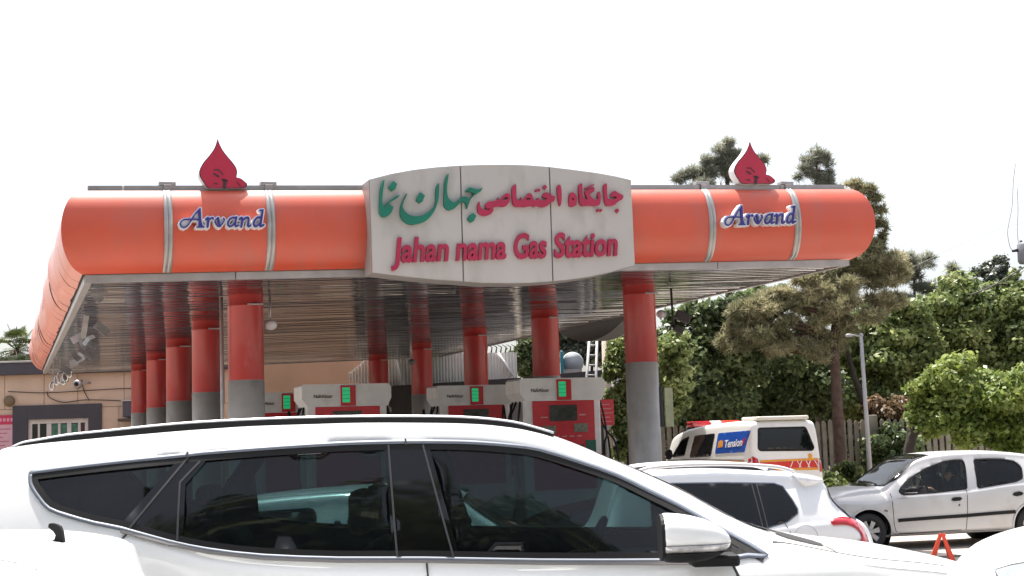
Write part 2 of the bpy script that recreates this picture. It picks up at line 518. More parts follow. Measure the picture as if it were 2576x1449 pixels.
# trims (bottom and top)
def trim(name, z0, z1, o0, o1, mat_, a, b, axis, base, sgn, segs):
    cuts = [a + (b - a) * s for s in segs]
    m = MB()
    for c0, c1 in zip(cuts[:-1], cuts[1:]):
        c0 += .006; c1 -= .006
        vs = []
        for p in (c0, c1):
            for (o, z) in ((o0, z0), (o1, z0), (o1, z1), (o0, z1)):
                vs.append(cl(p, base + sgn * o, z) if axis == 'u' else cl(base + sgn * o, p, z))
        m.add(vs, [(0, 1, 2, 3), (7, 6, 5, 4), (0, 4, 5, 1), (1, 5, 6, 2), (2, 6, 7, 3), (3, 7, 4, 0)])
    return m.build(name, mat_, canopy)
fs_ = [0, .17, .335, .48, .62, .80, 1]
trim('bottom_trim', -.012, FZ0 - .003, -.10, .012, TRIM, U0 - .012, U1 + .012, 'u', V0, -1, fs_)
trim('top_trim', FZ1 + .002, FZ1 + .082, -.10, .030, TRIM, U0 + .02, U1 - .02, 'u', V0, -1, [0, .04, .21, .42, .58, .78, .9, 1])
trim('side_trim', -.012, FZ0 - .003, -.08, .012, TRIM, V0 + .11, V1 - .11, 'v', U0, -1, [0, .25, .5, .75, 1])
trim('side_trim', -.012, FZ0 - .003, -.08, .012, TRIM, V0 + .11, V1 - .11, 'v', U1, 1, [0, .25, .5, .75, 1])
trim('rear_trim', -.012, FZ0 - .003, -.10, .012, TRIM, U0 - .012, U1 + .012, 'u', V1, 1, fs_)
rf = [cl(u, v, FZ1 - .02) for v in (V0 + .02, V1 - .02) for u in (U0 + .02, U1 - .02)]
raw('canopy_roof', rf, [(0, 1, 3, 2)], ROOF, canopy)
# mirror-bright strip ceiling
CEIL = bpy.data.materials.new('polished_strip_ceiling'); CEIL.use_nodes = True
nt = CEIL.node_tree; b = nt.nodes['Principled BSDF']
b.inputs['Metallic'].default_value = 1.0
b.inputs['Roughness'].default_value = .07
tc = nt.nodes.new('ShaderNodeTexCoord'); mp = nt.nodes.new('ShaderNodeMapping'); mp.inputs['Scale'].default_value = (.8, 5, 1)
no = nt.nodes.new('ShaderNodeTexNoise'); no.inputs['Scale'].default_value = .9; no.inputs['Detail'].default_value = 3
nt.links.new(tc.outputs['Object'], mp.inputs[0]); nt.links.new(mp.outputs[0], no.inputs['Vector'])
cr = nt.nodes.new('ShaderNodeValToRGB'); cr.color_ramp.elements[0].position = .35; cr.color_ramp.elements[1].position = .7
cr.color_ramp.elements[0].color = (.35, .345, .36, 1); cr.color_ramp.elements[1].color = (.48, .47, .49, 1)
nt.links.new(no.outputs['Fac'], cr.inputs[0]); nt.links.new(cr.outputs[0], b.inputs['Base Color'])
bp = nt.nodes.new('ShaderNodeBump'); bp.inputs['Strength'].default_value = .12; bp.inputs['Distance'].default_value = .03
nt.links.new(no.outputs['Fac'], bp.inputs['Height']); nt.links.new(bp.outputs[0], b.inputs['Normal'])
nstr, nu = 96, 30
vs, fs = [], []
rnd = random.Random(5)
w = (V1 - V0 - .2) / nstr
for s in range(nstr):
    ph, tl = rnd.uniform(0, 6), rnd.uniform(-.004, .004)
    base = len(vs)
    prof = [(0, .014), (.025, .001), (.18, -.001), (.5, -.002), (.82, -.001), (.975, .001), (1, .014)]
    for i in range(nu + 1):
        u = U0 + .08 + (U1 - U0 - .16) * i / nu
        dz = .003 * math.sin(u * 1.1 + ph) + .0015 * math.sin(u * 3.1 + 2 * ph)
        for (t, z) in prof: vs.append(cl(u, V0 + .10 + (s + t * .985) * w, z + .012 + dz + tl * (t - .5) * 1.5))
    for i in range(nu):
        for j in range(6): fs.append((base + i * 7 + j, base + i * 7 + j + 1, base + (i + 1) * 7 + j + 1, base + (i + 1) * 7 + j))
put('ceiling', (vs, fs), CEIL, canopy)
raw('ceiling_backing', [cl(u, v, .05) for v in (V0 + .12, V1 - .12) for u in (U0 + .09, U1 - .09)], [(0, 1, 3, 2)], DARK, canopy)
# columns
JZ = -1.2611
def column(u, v, k):
    c = cl(u, v, 0)
    red = MB().lathe([(.265, JZ), (.265, -.16), (.267, -.158), (.267, -.145), (.265, -.143), (.265, .02)], c, 40).build('column_red_shaft', REDCOL, canopy)
    g = MB().lathe([(.27, -c.z + 1.02), (.27, JZ - .012), (.262, JZ - .010), (.262, JZ + .004)], c, 40).build('column_grey_sleeve', GREYCOL, red)
    MB().lathe([(.29, -c.z - .02), (.29, -c.z + .15), (.275, -c.z + .17), (.275, -c.z + 1.0), (.268, -c.z + 1.004), (.268, -c.z + 1.02)], c, 40).build('column_base', GREYCOL, red)
    m = MB()
    m.box((c.x - .01, c.y - .287, c.z - .155), (c.x + .22, c.y - .272, c.z - .13), .004)
    m.build('column_head_bar', RIB, red)  # small silver bar near the column top
for i in range(5):
    column(0, i * SP, i); column(DU, i * SP, i)
# torn ceiling strips hanging in the left corner
rnd = random.Random(11)
LOOSE = mat('loose_metal_strip', (.52, .50, .49), .35, metal=.6, var=.2, scale=6)
def strip3(pts, wdt, parent, mat_=LOOSE, name='torn_ceiling_strip', wd=Vector((0, 1, 0))):
    vs, fs = [], []
    t_ = (pts[-1] - pts[0]).normalized()
    wd = (Vector((-t_.z, .5, t_.x))).normalized()
    for p in pts: vs += [p - wd * wdt / 2, p + wd * wdt / 2, p + wd * wdt / 2 + Vector((.004, 0, .006)), p - wd * wdt / 2 + Vector((.004, 0, .006))]
    for i in range(len(pts) - 1):
        for k in range(4): fs.append((4 * i + k, 4 * i + (k + 1) % 4, 4 * i + 4 + (k + 1) % 4, 4 * i + 4 + k))
    fs += [(0, 3, 2, 1), tuple(4 * len(pts) - 4 + k for k in range(4))]
    return put(name, (vs, fs), mat_, parent, False)
def pl(px, py, v):
    u, z = canopy_uz(px, py, v)
    return cl(u, v, z)
for (pts, v, w_) in [([(233, 735), (243, 745), (256, 757)], -.9, .20), ([(217, 795), (212, 830), (209, 850)], .8, .14), ([(240, 815), (258, 828), (272, 840)], .9, .22),
                     ([(180, 858), (196, 850), (210, 842)], 3.4, .22), ([(222, 862), (232, 868), (244, 874)], 2.8, .16), ([(203, 880), (218, 890), (236, 902)], 4.2, .18),
                     ([(183, 888), (190, 898), (200, 906)], 5.6, .2), ([(186, 906), (200, 900), (208, 894)], 5.8, .3), ([(176, 916), (186, 914), (196, 912)], 7.5, .25),
                     ([(152, 925), (164, 930), (176, 938)], 9.5, .25), ([(210, 868), (222, 852), (236, 846)], 2.2, .12), ([(200, 850), (206, 868), (216, 878)], 3.0, .1),
                     ([(150, 900), (152, 925), (148, 945), (140, 960)], 12, .06), ([(134, 905), (133, 940), (136, 965)], 13, .05), ([(166, 930), (160, 944), (168, 958), (156, 962)], 11, .16)]:
    strip3([pl(x, y, v) for x, y in pts], w_ * .62, canopy)
for (cx_, cy_, v, r_) in [(152, 950, 11, 13), (165, 948, 10.6, 11), (131, 972, 13, 9), (143, 958, 12, 10), (176, 940, 10, 9), (160, 958, 11.5, 9)]:
    pts = []
    for k in range(22):
        a = k / 21 * (2 * math.pi * 1.35)
        pts.append(pl(cx_ + math.cos(a + cx_) * r_ * .6, cy_ + math.sin(a + cx_) * r_, v + k * .02))
    MB().tube(pts, .018, 6).build('dangling_wire_coil', LOOSE, canopy)
MB().tube([pl(640, 735 + 30 * i, -.4) for i in range(1)] + [pl(574, 700, -.4), pl(576, 830, -.4), pl(580, 1060, -.4)], .03, 8) if False else None
dp = MB().tube([cl(-.36, -.02, 0), cl(-.36, -.02, -3.6)], .028, 10).build('drain_pipe', TRIM, canopy)

# round lamp and cameras fixed under the canopy
def dome(px, py, v, r_, name, label, cat, m_, squash=.8):
    u, z = canopy_uz(px, py, v)
    p = cw(u, v, z)
    e = empty(name, p, PHI)
    tag(e, label, cat)
    MB().ell((0, -.03, 0), (r_, r_ * .7, r_ * squash)).build('lamp_bowl', m_, e)
    MB().tube([(0, .0, r_ * .5), (0, .02, -z + .0)], .02, 8).build('hanger', TRIM, e)
    return e
dome(680, 818, .1, .098, 'canopy_lamp', 'round pale lamp hanging beside the nearest left column', 'lamp', WHITE_P)
dome(1035, 911, 8.6, .085, 'canopy_lamp', 'small dark and white lamp hanging in front of the corrugated sheet', 'lamp', mat('grey_lamp', (.18, .17, .17), .4), .7)

# ------------------------------------------------------------------ sign boards
def pts_uz(pts, v): return [canopy_uz(x, y, v) for x, y in pts]
SV = V0 - .55
def loc3(u, v, z): return Vector((u, v, z + KS * u))
def cl_root(name, label, cat, group=None):
    e = empty(name, CO, PHI)
    return tag(e, label, cat, group)
sign = cl_root('station_sign', 'big bulging off-white board with green Persian and crimson English lettering', 'sign')
top = [(931, 452), (985, 438), (1040, 428), (1100, 421), (1158, 417), (1215, 415), (1275, 414.5), (1330, 416), (1382, 420), (1440, 427), (1500, 435), (1550, 444), (1587, 453)]
bot = [(1597, 667), (1540, 683), (1480, 696), (1430, 703), (1391, 707), (1330, 711), (1275, 712), (1215, 711), (1166, 707), (1100, 703), (1040, 697), (985, 691), (938, 685)]
outline = pts_uz(top + bot, SV)
def line_u(px1, py1, px2, py2): return pts_uz([(px1, py1), (px2, py2)], SV)
# three face panels, split at the dark joints
s1, s2 = line_u(1158, 417, 1166, 707), line_u(1382, 420, 1391, 707)
def split(poly, cond):  # clip polygon by half plane
    out = []
    for i in range(len(poly)):
        a, b = poly[i], poly[(i + 1) % len(poly)]
        ca, cb = cond(a), cond(b)
        if ca >= 0: out.append(a)
        if ca * cb < 0:
            t = ca / (ca - cb)
            out.append((a[0] + (b[0] - a[0]) * t, a[1] + (b[1] - a[1]) * t))
    return out
def side_of(l, off):
    (x1, z1), (x2, z2) = l
    return lambda p: (p[0] - (x1 + (x2 - x1) * (p[1] - z1) / (z2 - z1))) - off
g_ = .010
pan = [split(outline, lambda p: -side_of(s1, -g_)(p)),
       split(split(outline, side_of(s1, g_)), lambda p: -side_of(s2, -g_)(p)),
       split(outline, side_of(s2, g_))]
for pp in pan:
    vf = curve_mesh([pp], .015, lambda c: loc3(c.x, SV + .015 - c.z, c.y))
    put('face_panel', vf, SIGNW, sign, False)
cu_, cz_ = sum(p[0] for p in outline) / len(outline), sum(p[1] for p in outline) / len(outline)
vf = curve_mesh([[(cu_ + (p[0] - cu_) * 1.004, cz_ + (p[1] - cz_) * 1.010) for p in outline]], .20, lambda c: loc3(c.x, SV + .235 - c.z, c.y))
put('sign_box', vf, SIGNEDGE, sign, False)
# Persian lettering, traced
cA = lambda x, y: ((1400 + x / 6.038) * .67083, (620 + y / 6.038) * .67083)
cB = lambda x, y: ((1780 + x / 4.4414) * .67083, (660 + y / 4.4414) * .67083)
cC = lambda x, y: ((660 + x / 7.576) * .67083, (770 + y / 7.576) * .67083)
def dia(x, y, r): return [(x, y - r), (x + r * .85, y), (x, y + r), (x - r * .85, y)]
GREEN = [
 [[(235,330),(195,410),(150,560),(135,760),(128,960),(140,1100),(185,1165),(245,1180),(310,1160),(370,1110),(410,1050),(440,950),(390,925),(335,880),(345,860),(440,800),(540,740),(580,680),(490,715),(400,780),(320,840),(290,880),(255,945),(235,950),(205,900),(190,820),(195,720),(210,560),(228,440)]],
 [[(440,362),(530,430),(475,560),(425,582),(335,520),(385,430)]],
 [[(760,645),(720,690),(670,800),(625,900),(605,1000),(605,1130),(640,1220),(720,1300),(820,1345),(930,1345),(1080,1310),(1200,1250),(1310,1130),(1390,1000),(1440,860),(1465,740),(1475,600),(1480,430),(1465,420),(1430,480),(1410,560),(1405,700),(1405,800),(1380,920),(1310,1010),(1200,1090),(1080,1140),(950,1160),(850,1145),(760,1100),(700,1045),(660,970),(655,900),(690,800),(730,720)]],
 [[(1060,620),(1155,690),(1100,830),(1045,862),(960,795),(1010,690)]],
 [[(1690,190),(1640,280),(1610,400),(1600,560),(1590,760),(1590,880),(1610,950),(1670,1005),(1740,1020),(1820,985),(1900,910),(1960,850),(2010,830),(2060,840),(2095,890),(2110,990),(2130,930),(2160,850),(2180,790),(2240,720),(2330,650),(2420,590),(2460,515),(2400,545),(2330,550),(2250,530),(2180,512),(2130,530),(2080,600),(2150,595),(2230,620),(2270,650),(2230,700),(2170,780),(2120,730),(2060,715),(2000,720),(1950,760),(1890,815),(1830,840),(1770,835),(1710,780),(1670,700),(1655,600),(1660,450),(1680,300)]],
 [[(2250,1085),(2315,1150),(2260,1270),(2200,1300),(2125,1225),(2180,1130)]]]
REDS = [
 [[(72,430),(48,490),(45,580),(80,640),(140,665),(210,660),(270,630),(305,580),(300,545),(330,515),(400,510),(470,515),(520,500),(570,430),(590,350),(575,310),(540,290),(490,310),(440,370),(405,400),(385,360),(375,405),(300,420),(220,435),(180,470),(170,510),(190,545),(250,550),(230,565),(150,565),(100,540),(85,490)], [(448,398),(485,362),(535,350),(552,372),(515,398),(470,406)]],
 [[(680,145),(625,190),(618,300),(625,420),(645,490),(690,515),(760,515),(830,520),(900,505),(950,500),(985,520),(1030,500),(1080,515),(1150,520),(1200,500),(1250,460),(1300,430),(1320,410),(1330,350),(1290,330),(1230,290),(1180,275),(1140,300),(1125,350),(1180,370),(1195,385),(1150,405),(1090,405),(1045,365),(1030,405),(975,400),(960,340),(935,300),(895,290),(860,330),(800,390),(780,405),(765,355),(755,410),(720,405),(690,380),(685,300)], [(838,393),(872,366),(918,370),(928,388),(880,402)]],
 [dia(1022, 243, 26)], [dia(1068, 236, 26)], [dia(1165, 190, 42)],
 [[(1412,145),(1370,190),(1372,300),(1390,420),(1415,505),(1435,450),(1442,350),(1435,220)]],
 [[(1610,275),(1575,310),(1565,400),(1565,470),(1590,515),(1640,512),(1685,480),(1695,400),(1690,340),(1650,290)], dia(1628, 388, 24)],
 [[(1780,130),(1728,160),(1730,300),(1740,440),(1770,495),(1830,500),(1890,490),(1940,495),(2000,500),(2060,490),(2085,450),(2090,330),(2065,260),(2035,330),(2055,370),(2030,395),(1970,390),(1920,340),(1905,310),(1980,260),(1980,190),(1930,200),(1860,240),(1830,280),(1850,340),(1870,380),(1850,395),(1810,380),(1790,320),(1785,200)]],
 [[(1980,135),(1900,170),(1830,205),(1835,225),(1910,190),(1978,160)]],
 [dia(2046, 575, 27)], [dia(2098, 573, 27)],
 [[(2190,130),(2140,170),(2145,300),(2160,430),(2185,490),(2250,500),(2320,485),(2380,430),(2450,390),(2465,330),(2390,290),(2320,250),(2275,290),(2260,340),(2320,340),(2360,365),(2300,390),(2230,390),(2205,370),(2195,250)]],
 [dia(2373, 580, 36)]]
def letters(name, groups, cv, m_, depth, sm):
    m = MB()
    for loops in groups:
        ll = []
        for lp in loops:
            q = pts_uz([cv(*p) for p in lp], SV - .03)
            ll.append([tuple(x) for x in smooth_loop([Vector((a, b)) for a, b in q], 3)] if sm and len(q) > 6 else q)
        vs, fs = curve_mesh(ll, depth, lambda c: loc3(c.x, SV - depth - .004 - c.z, c.y))
        m.add(vs, fs)
    return m.build(name, m_, sign)
letters('persian_green_lettering', GREEN, cA, GREEN_L, .03, True)
letters('persian_red_lettering', REDS, cB, RED_L, .025, True)
# English line, word by word so each word sits where it does in the photograph
m = MB()
for (word, x0, y0, x1, y1, capb) in [('Jahan', 983, 660, 1128, 655, 62), ('nama', 1145, 655, 1272, 650, 62), ('Gas', 1292, 650, 1374, 648, 63), ('Station', 1392, 648, 1552, 642, 62)]:
    (ua, za), (ub, zb) = pts_uz([(x0, y0), (x1, y1)], SV)
    (_, zt) = canopy_uz(x0, y0 - capb, SV)
    hh = (zt - za) / .72
    vs, fs = text_mesh(word, .022, lambda c: loc3(ua + (ub - ua) * c.x, SV - .026 - c.z, za + (zb - za) * c.x + c.y * hh), offset=.026, shear=.15, spacing=1.0)
    m.add(vs, fs)
m.build('english_lettering', RED_L, sign)

# signed-distance strokes -> one raised sheet
def stroke_sdf(strokes, polys, grow):
    segs = []
    for pts, w_ in strokes:
        for a, b in zip(pts[:-1], pts[1:]): segs.append((*a, *b, w_ / 2 + grow))
    S = np.array(segs)
    def f(P):
        d = np.full(len(P), 1e9)
        for (ax, ay, bx, by, r_) in S:
            pa = P - (ax, ay); ba = np.array((bx - ax, by - ay))
            h = np.clip((pa @ ba) / (ba @ ba + 1e-9), 0, 1)
            d = np.minimum(d, np.hypot(*(pa - h[:, None] * ba).T) - r_)
        for poly in polys:
            Q = np.array(poly, float); n = len(Q)
            dd = np.full(len(P), 1e9); ins = np.zeros(len(P), bool)
            for i in range(n):
                a, b = Q[i], Q[(i + 1) % n]
                ba = b - a; pa = P - a
                h = np.clip((pa @ ba) / (ba @ ba + 1e-9), 0, 1)
                dd = np.minimum(dd, np.hypot(*(pa - h[:, None] * ba).T))
                c = (a[1] > P[:, 1]) != (b[1] > P[:, 1])
                xx = a[0] + (P[:, 1] - a[1]) / (b[1] - a[1] + 1e-9) * (b[0] - a[0])
                ins ^= c & (P[:, 0] < xx)
            d = np.minimum(d, np.where(ins, -dd, dd) - grow)
        return d
    return f
def sdf_sheet(f, x0, y0, x1, y1, step, fn, t0, t1):
    nx, ny = int((x1 - x0) / step) + 1, int((y1 - y0) / step) + 1
    gx, gy = np.meshgrid(x0 + np.arange(nx) * step, y0 + np.arange(ny) * step)
    P = np.stack([gx.ravel(), gy.ravel()], 1)
    C = P.reshape(ny, nx, 2)[:-1, :-1].reshape(-1, 2) + step / 2
    ok = f(C) < 0
    cells = [(j * nx + i, j * nx + i + 1, (j + 1) * nx + i + 1, (j + 1) * nx + i) for j in range(ny - 1) for i in range(nx - 1)]
    cells = [c for c, k in zip(cells, ok) if k]
    used = sorted({i for c in cells for i in c}); idx = {u: k for k, u in enumerate(used)}
    Q = P[used].copy()
    from collections import Counter
    ec = Counter()
    for c in cells:
        for a, b in zip(c, c[1:] + c[:1]): ec[(min(a, b), max(a, b))] += 1
    bd = {i for e, n in ec.items() if n == 1 for i in e}
    bi = [idx[i] for i in bd]
    for _ in range(3):
        B = Q[bi]; d = f(B); h = .5
        g = np.stack([(f(B + (h, 0)) - f(B - (h, 0))) / (2 * h), (f(B + (0, h)) - f(B - (0, h))) / (2 * h)], 1)
        Q[bi] = B - np.clip(d, -step, step)[:, None] * g * .8
    n = len(used)
    vs = [fn(x, y, t0) for x, y in Q] + [fn(x, y, t1) for x, y in Q]
    fs = [tuple(idx[i] for i in c) for c in cells] + [tuple(n + idx[i] for i in c[::-1]) for c in cells]
    for c in cells:
        for a, b in zip(c, c[1:] + c[:1]):
            if ec[(min(a, b), max(a, b))] == 1: fs.append((idx[b], idx[a], n + idx[a], n + idx[b]))
    return vs, fs
AS = [([(680,100),(560,230),(460,370),(380,510),(300,610),(215,645),(140,610),(115,540),(150,460),(220,415),(340,405),(480,408),(640,420)], 30),
 ([(850,405),(900,365),(920,410),(905,500),(890,620)], 56), ([(925,430),(985,372),(1040,358),(1048,395)], 34),
 ([(1110,500),(1100,450),(1150,385),(1195,365)], 26), ([(1190,370),(1210,480),(1236,605)], 56), ([(1105,490),(1130,540),(1190,605)], 30), ([(1240,618),(1300,545),(1350,470),(1368,410),(1340,375)], 30),
 ([(1700,360),(1600,355),(1520,400),(1468,490),(1472,575),(1520,615),(1590,590),(1660,500)], 42), ([(1712,340),(1690,450),(1672,560),(1690,612),(1760,580)], 44),
 ([(1800,400),(1850,358),(1880,400),(1870,500),(1845,620)], 52), ([(1885,440),(1970,362),(2040,352),(2060,400),(2045,500),(2030,590),(2060,618),(2110,580)], 44),
 ([(2390,350),(2300,357),(2230,430),(2202,520),(2220,598),(2270,608),(2370,530)], 46), ([(2370,152),(2450,142)], 28), ([(2455,145),(2440,250),(2415,400),(2390,550),(2400,610),(2480,570)], 52)]
AP = [[(690,95),(620,170),(630,300),(640,450),(640,560),(625,615),(570,620),(570,642),(800,642),(800,620),(760,600),(720,500),(705,350),(700,200)]]
LOOPFILL = [[(215,640),(130,600),(115,540),(150,460),(220,415),(400,405),(380,510),(300,610)], [(480,400),(680,110),(640,420)]]
def word_sign(cmap, label):
    e = cl_root('word_sign', label, 'sign', 'blue script words on the orange fascia')
    zc = sum(canopy_uz(*cmap(x, 400), V0 - BUL - .06)[1] for x in (100, 2500)) / 2
    vb = V0 - BUL - .03
    def fn(x, y, t):
        u, z = canopy_uz(*cmap(x, y), vb - .07)
        return loc3(u, vb - t, z)
    put('white_backing', sdf_sheet(stroke_sdf(AS, AP + LOOPFILL, 42), 20, 10, 2570, 740, 16, fn, -.03, .08), WHITE_P, e, False)
    put('blue_letters', sdf_sheet(stroke_sdf(AS, AP, 2), 20, 10, 2570, 740, 9, fn, .083, .11), NAVY, e, False)
    return e
word_sign(cC, 'blue script word with white outline on the left part of the orange fascia')
cC2 = lambda x, y: (1817 + (x - 50) / 2490 * 186, 519 + (y - 90) / 540 * 48 - (x - 50) / 2490 * 4)
word_sign(cC2, 'blue script word with white outline on the right part of the orange fascia')

# ------------------------------------------------------------------ drop emblems standing on the roof edge
F1 = lambda x, y: ((600 + x / 3.15) * .67083, (500 + y / 3.15) * .67083)
DROP = [(680,70),(700,120),(735,190),(790,265),(850,335),(895,400),(912,460),(905,520),(955,535),(1000,570),(1030,605),(1000,645),(900,650),(720,650),(570,648),(520,590),(480,530),(463,470),(475,410),(520,335),(580,265),(630,195),(660,130)]
def drop_sign(dx, dy, sc, label):
    e = cl_root('drop_emblem', label, 'emblem', 'red drop emblems on the canopy edge')
    v = V0 - .12
    def q(x, y):
        X, Y = F1(x, y)
        return (545 + dx + (X - 545) * sc, 355 + dy + (Y - 355) * sc)
    lp = smooth_loop([Vector(canopy_uz(*q(x, y), v)) for x, y in DROP], 4)
    cx_ = sum(p.x for p in lp) / len(lp); cz_ = sum(p.y for p in lp) / len(lp)
    lp2 = [Vector((cx_ + (p.x - cx_) * .955, cz_ + (p.y - cz_) * .965)) for p in lp]
    put('emblem_box', curve_mesh([lp], .085, lambda c: loc3(c.x, v + .09 - c.z, c.y)), WHITE_P, e, False)
    rim = MB()
    vs, fs = curve_mesh([lp, lp2], .004, lambda c: loc3(c.x, v - .002 - c.z, c.y)); rim.add(vs, fs)
    rim.build('dark_outline', INK, e)
    put('emblem_face', curve_mesh([lp2], .004, lambda c: loc3(c.x, v - .001 - c.z, c.y)), FLAME, e, False)
    def fn(x, y, t):
        u, z = canopy_uz(*q(x, y), v)
        return loc3(u, v - t, z)
    marks = [([(640,432),(690,432),(745,490)], 14), ([(638,480),(690,512)], 22), ([(735,548),(795,565)], 22), ([(765,560),(760,640)], 40), ([(640,595),(680,600)], 14), ([(905,570),(950,625)], 10)]
    for mk in marks: put('printed_mark', sdf_sheet(stroke_sdf([mk], [], 0), 560, 400, 980, 660, 6, fn, .007, .010), INK, e, False)
    MB().box((cx_ - .2, v + .10, FZ1 + .02 + KS * cx_), (cx_ + .2, v + .16, cz_ - .1 + KS * cx_), .01).build('support_bracket', TRIM, e)
    return e
drop_sign(0, 0, 1.0, 'crimson drop emblem on the left roof edge, above the fascia')
drop_sign(1339, 6, .855, 'crimson drop emblem on the right roof edge, in front of the pines')

# side board on the right flank, its dark underside seen between the columns
ss_ = cl_root('side_sign', 'white arched board on the right canopy flank, its dark underside seen beyond the columns', 'sign')
vm_, hw_ = (V0 + V1) / 2 - .6, 2.0
ol = [(vm_ + hw_ * t, -.03 - .36 * (1 - t * t)) for t in [-1 + i / 10 for i in range(21)]] + [(vm_ + hw_ * t, 1.22 + .3 * (1 - t * t)) for t in [1 - i / 10 for i in range(21)]]
ub = U1 + .04
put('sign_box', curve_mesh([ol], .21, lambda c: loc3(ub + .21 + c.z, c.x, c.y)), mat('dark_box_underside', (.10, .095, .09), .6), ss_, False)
put('face_panel', curve_mesh([[(vm_ + (a - vm_) * 1.01, b * 1.02) for a, b in ol]], .012, lambda c: loc3(ub + .435 + c.z, c.x, c.y)), SIGNW, ss_, False)

# ------------------------------------------------------------------ fuel pumps
PRINT = mat('faded_white_print', (.62, .40, .40), .6)
def pump_proto():
    e = empty('fuel_pump')
    b = MB()
    b.box((-.72, .0, .12), (.71, .62, 2.40), .03)
    b.build('pump_body', PUMPW, e)
    # head: flared box with chamfered underside
    vs = []
    x0, x1, z0, z1, zm = -.80, .78, 2.36, 2.75, 2.50
    sec = [(x0 + .10, z0), (x0, zm), (x0, z1 - .03), (x0 + .03, z1), (x1 - .05, z1), (x1, z1 - .06), (x1, zm), (x1 - .07, z0)]
    n = len(sec)
    h = MB()
    h.add([(x, y, z) for y in (-.06, .68) for x, z in sec], [tuple(range(n)), tuple(range(2 * n - 1, n - 1, -1))] + [(i, (i + 1) % n, n + (i + 1) % n, n + i) for i in range(n)])
    head = h.build('pump_head', PUMPW, e)
    MB().box((-.73, .05, .2), (-.722, .57, 2.34)).build('side_plate', PUMPG, e)
    X = lambda c: (c - 915) * .00233
    Z = lambda c: 2.75 - (c - 688) * .0022
    def pad(name, c0, r0, c1, r1, y0, y1, m_, par, bev=.006):
        return MB().box((X(c0), y0, Z(r1)), (X(c1), y1, Z(r0)), bev).build(name, m_, par)
    db = pad('display_box', 862, 700, 975, 862, -.085, -.05, PUMPR, head)
    pad('lit_display', 873, 717, 930, 834, -.094, -.087, GREENLED, head, .003)
    for k in range(3): pad('display_row_gap', 874, 742 + 31 * k, 929, 745 + 31 * k, -.097, -.0945, PGREEN, head, .0)
    vs, fs = text_mesh('NaftAbzar', .002, lambda c: Vector((X(660) + (X(802) - X(660)) * c.x, -.064 - c.z, Z(795) + c.y * .085)), offset=.012)
    MB().add(vs, fs).build('maker_lettering', INK, head)
    panel = pad('red_panel', 675, 866, 1165, 1560, -.022, .01, PUMPR, e, .01)
    pad('price_display', 805, 900, 1025, 1025, -.034, -.024, LCD, panel)
    pad('small_screen', 735, 1060, 850, 1130, -.034, -.024, LCD2, panel)
    pad('small_screen', 995, 1048, 1105, 1115, -.034, -.024, LCD2, panel)
    pad('green_label', 1085, 1180, 1166, 1285, -.034, -.024, PGREEN, panel)
    pad('keypad', 1000, 1215, 1070, 1280, -.034, -.024, LCD, panel)
    for (a_, b_, c_, d_) in [(720 + 60 * k, 1150, 755 + 60 * k, 1142) for k in range(6)] + [(735, 998, 790, 990), (1040, 985, 1090, 975)]:
        MB().box((X(a_), -.026, Z(b_)), (X(c_), -.0225, Z(d_))).build('printed_text_row', PRINT, panel)
    # hoses on both ends
    def hose(pts, r_=.018): return MB().tube(smooth_open(pts), r_, 8).build('hose', BLACK, e)
    hose([(.74, .15, 2.42), (.80, .10, 2.1), (.83, .05, 1.75), (.82, .02, 1.72), (.76, .0, 1.60), (.76, -.02, 1.2), (.80, 0, .95), (.90, 0, 1.0), (.93, .02, 1.25)])
    hose([(.76, .25, 2.42), (.80, .2, 2.0), (.88, .15, 1.80), (1.00, .1, 1.62), (1.06, .1, 1.2), (1.07, .1, .8)])
    hose([(.87, .1, 1.72), (.89, .08, 1.45), (.90, .08, 1.1), (.98, .08, 1.22), (.99, .08, 1.05), (1.0, .08, .85)])
    hose([(-.74, .12, 2.36), (-.80, .1, 1.9), (-.84, .1, 1.3), (-.80, .1, .9)])
    hose([(-.74, .32, 2.36), (-.92, .28, 1.9), (-.80, .24, 1.3)])
    hose([(-.74, .5, 2.36), (-.86, .5, 2.0), (-.95, .4, 2.3), (-1.0, .4, 1.5)])
    nz = MB().box((.73, .05, 1.2), (.80, .18, 1.45), .02).box((.76, .07, 1.42), (.79, .1, 1.6), .01)
    nz.build('nozzle_holder', BLACK, e)
    return e
PUMPS = [(1413, 951, 25.3, 'white and red fuel pump with full red panel, hoses right, beside the nearest right column'),
         (1195, 969, 28.6, 'white fuel pump in the middle, green display lit, in front of a red column'),
         (872, 966, 25.4, 'white fuel pump with wide flared head, left of the three front pumps'),
         (723, 987, 28.4, 'white fuel pump partly hidden behind the nearest left column')]
proto = None
for i, (px, py, Y, lab) in enumerate(PUMPS):
    p = at(px, py, Y)
    if proto is None: proto = pump_proto(); o = proto
    else: o = copy_tree(proto)
    o.location = (p.x, p.y, p.z - 2.75)
    o.rotation_euler = (0, 0, PHI)
    tag(o, lab, 'fuel pump', 'white and red fuel pumps')
    isl = MB().box((-1.3, -.35, 0), (1.3, 1.0, max(.05, p.z - 2.75 - GZ + .11)), .03).build('pump_plinth', CONCRETE)
    isl.location = (p.x, p.y, GZ + .003); isl.rotation_euler = (0, 0, PHI)
    tag(isl, ['concrete plinth under the large right fuel pump', 'concrete plinth under the middle fuel pump', 'concrete plinth under the flared left fuel pump', 'concrete plinth under the fuel pump half hidden by a column'][i], 'plinth', 'pump plinths')

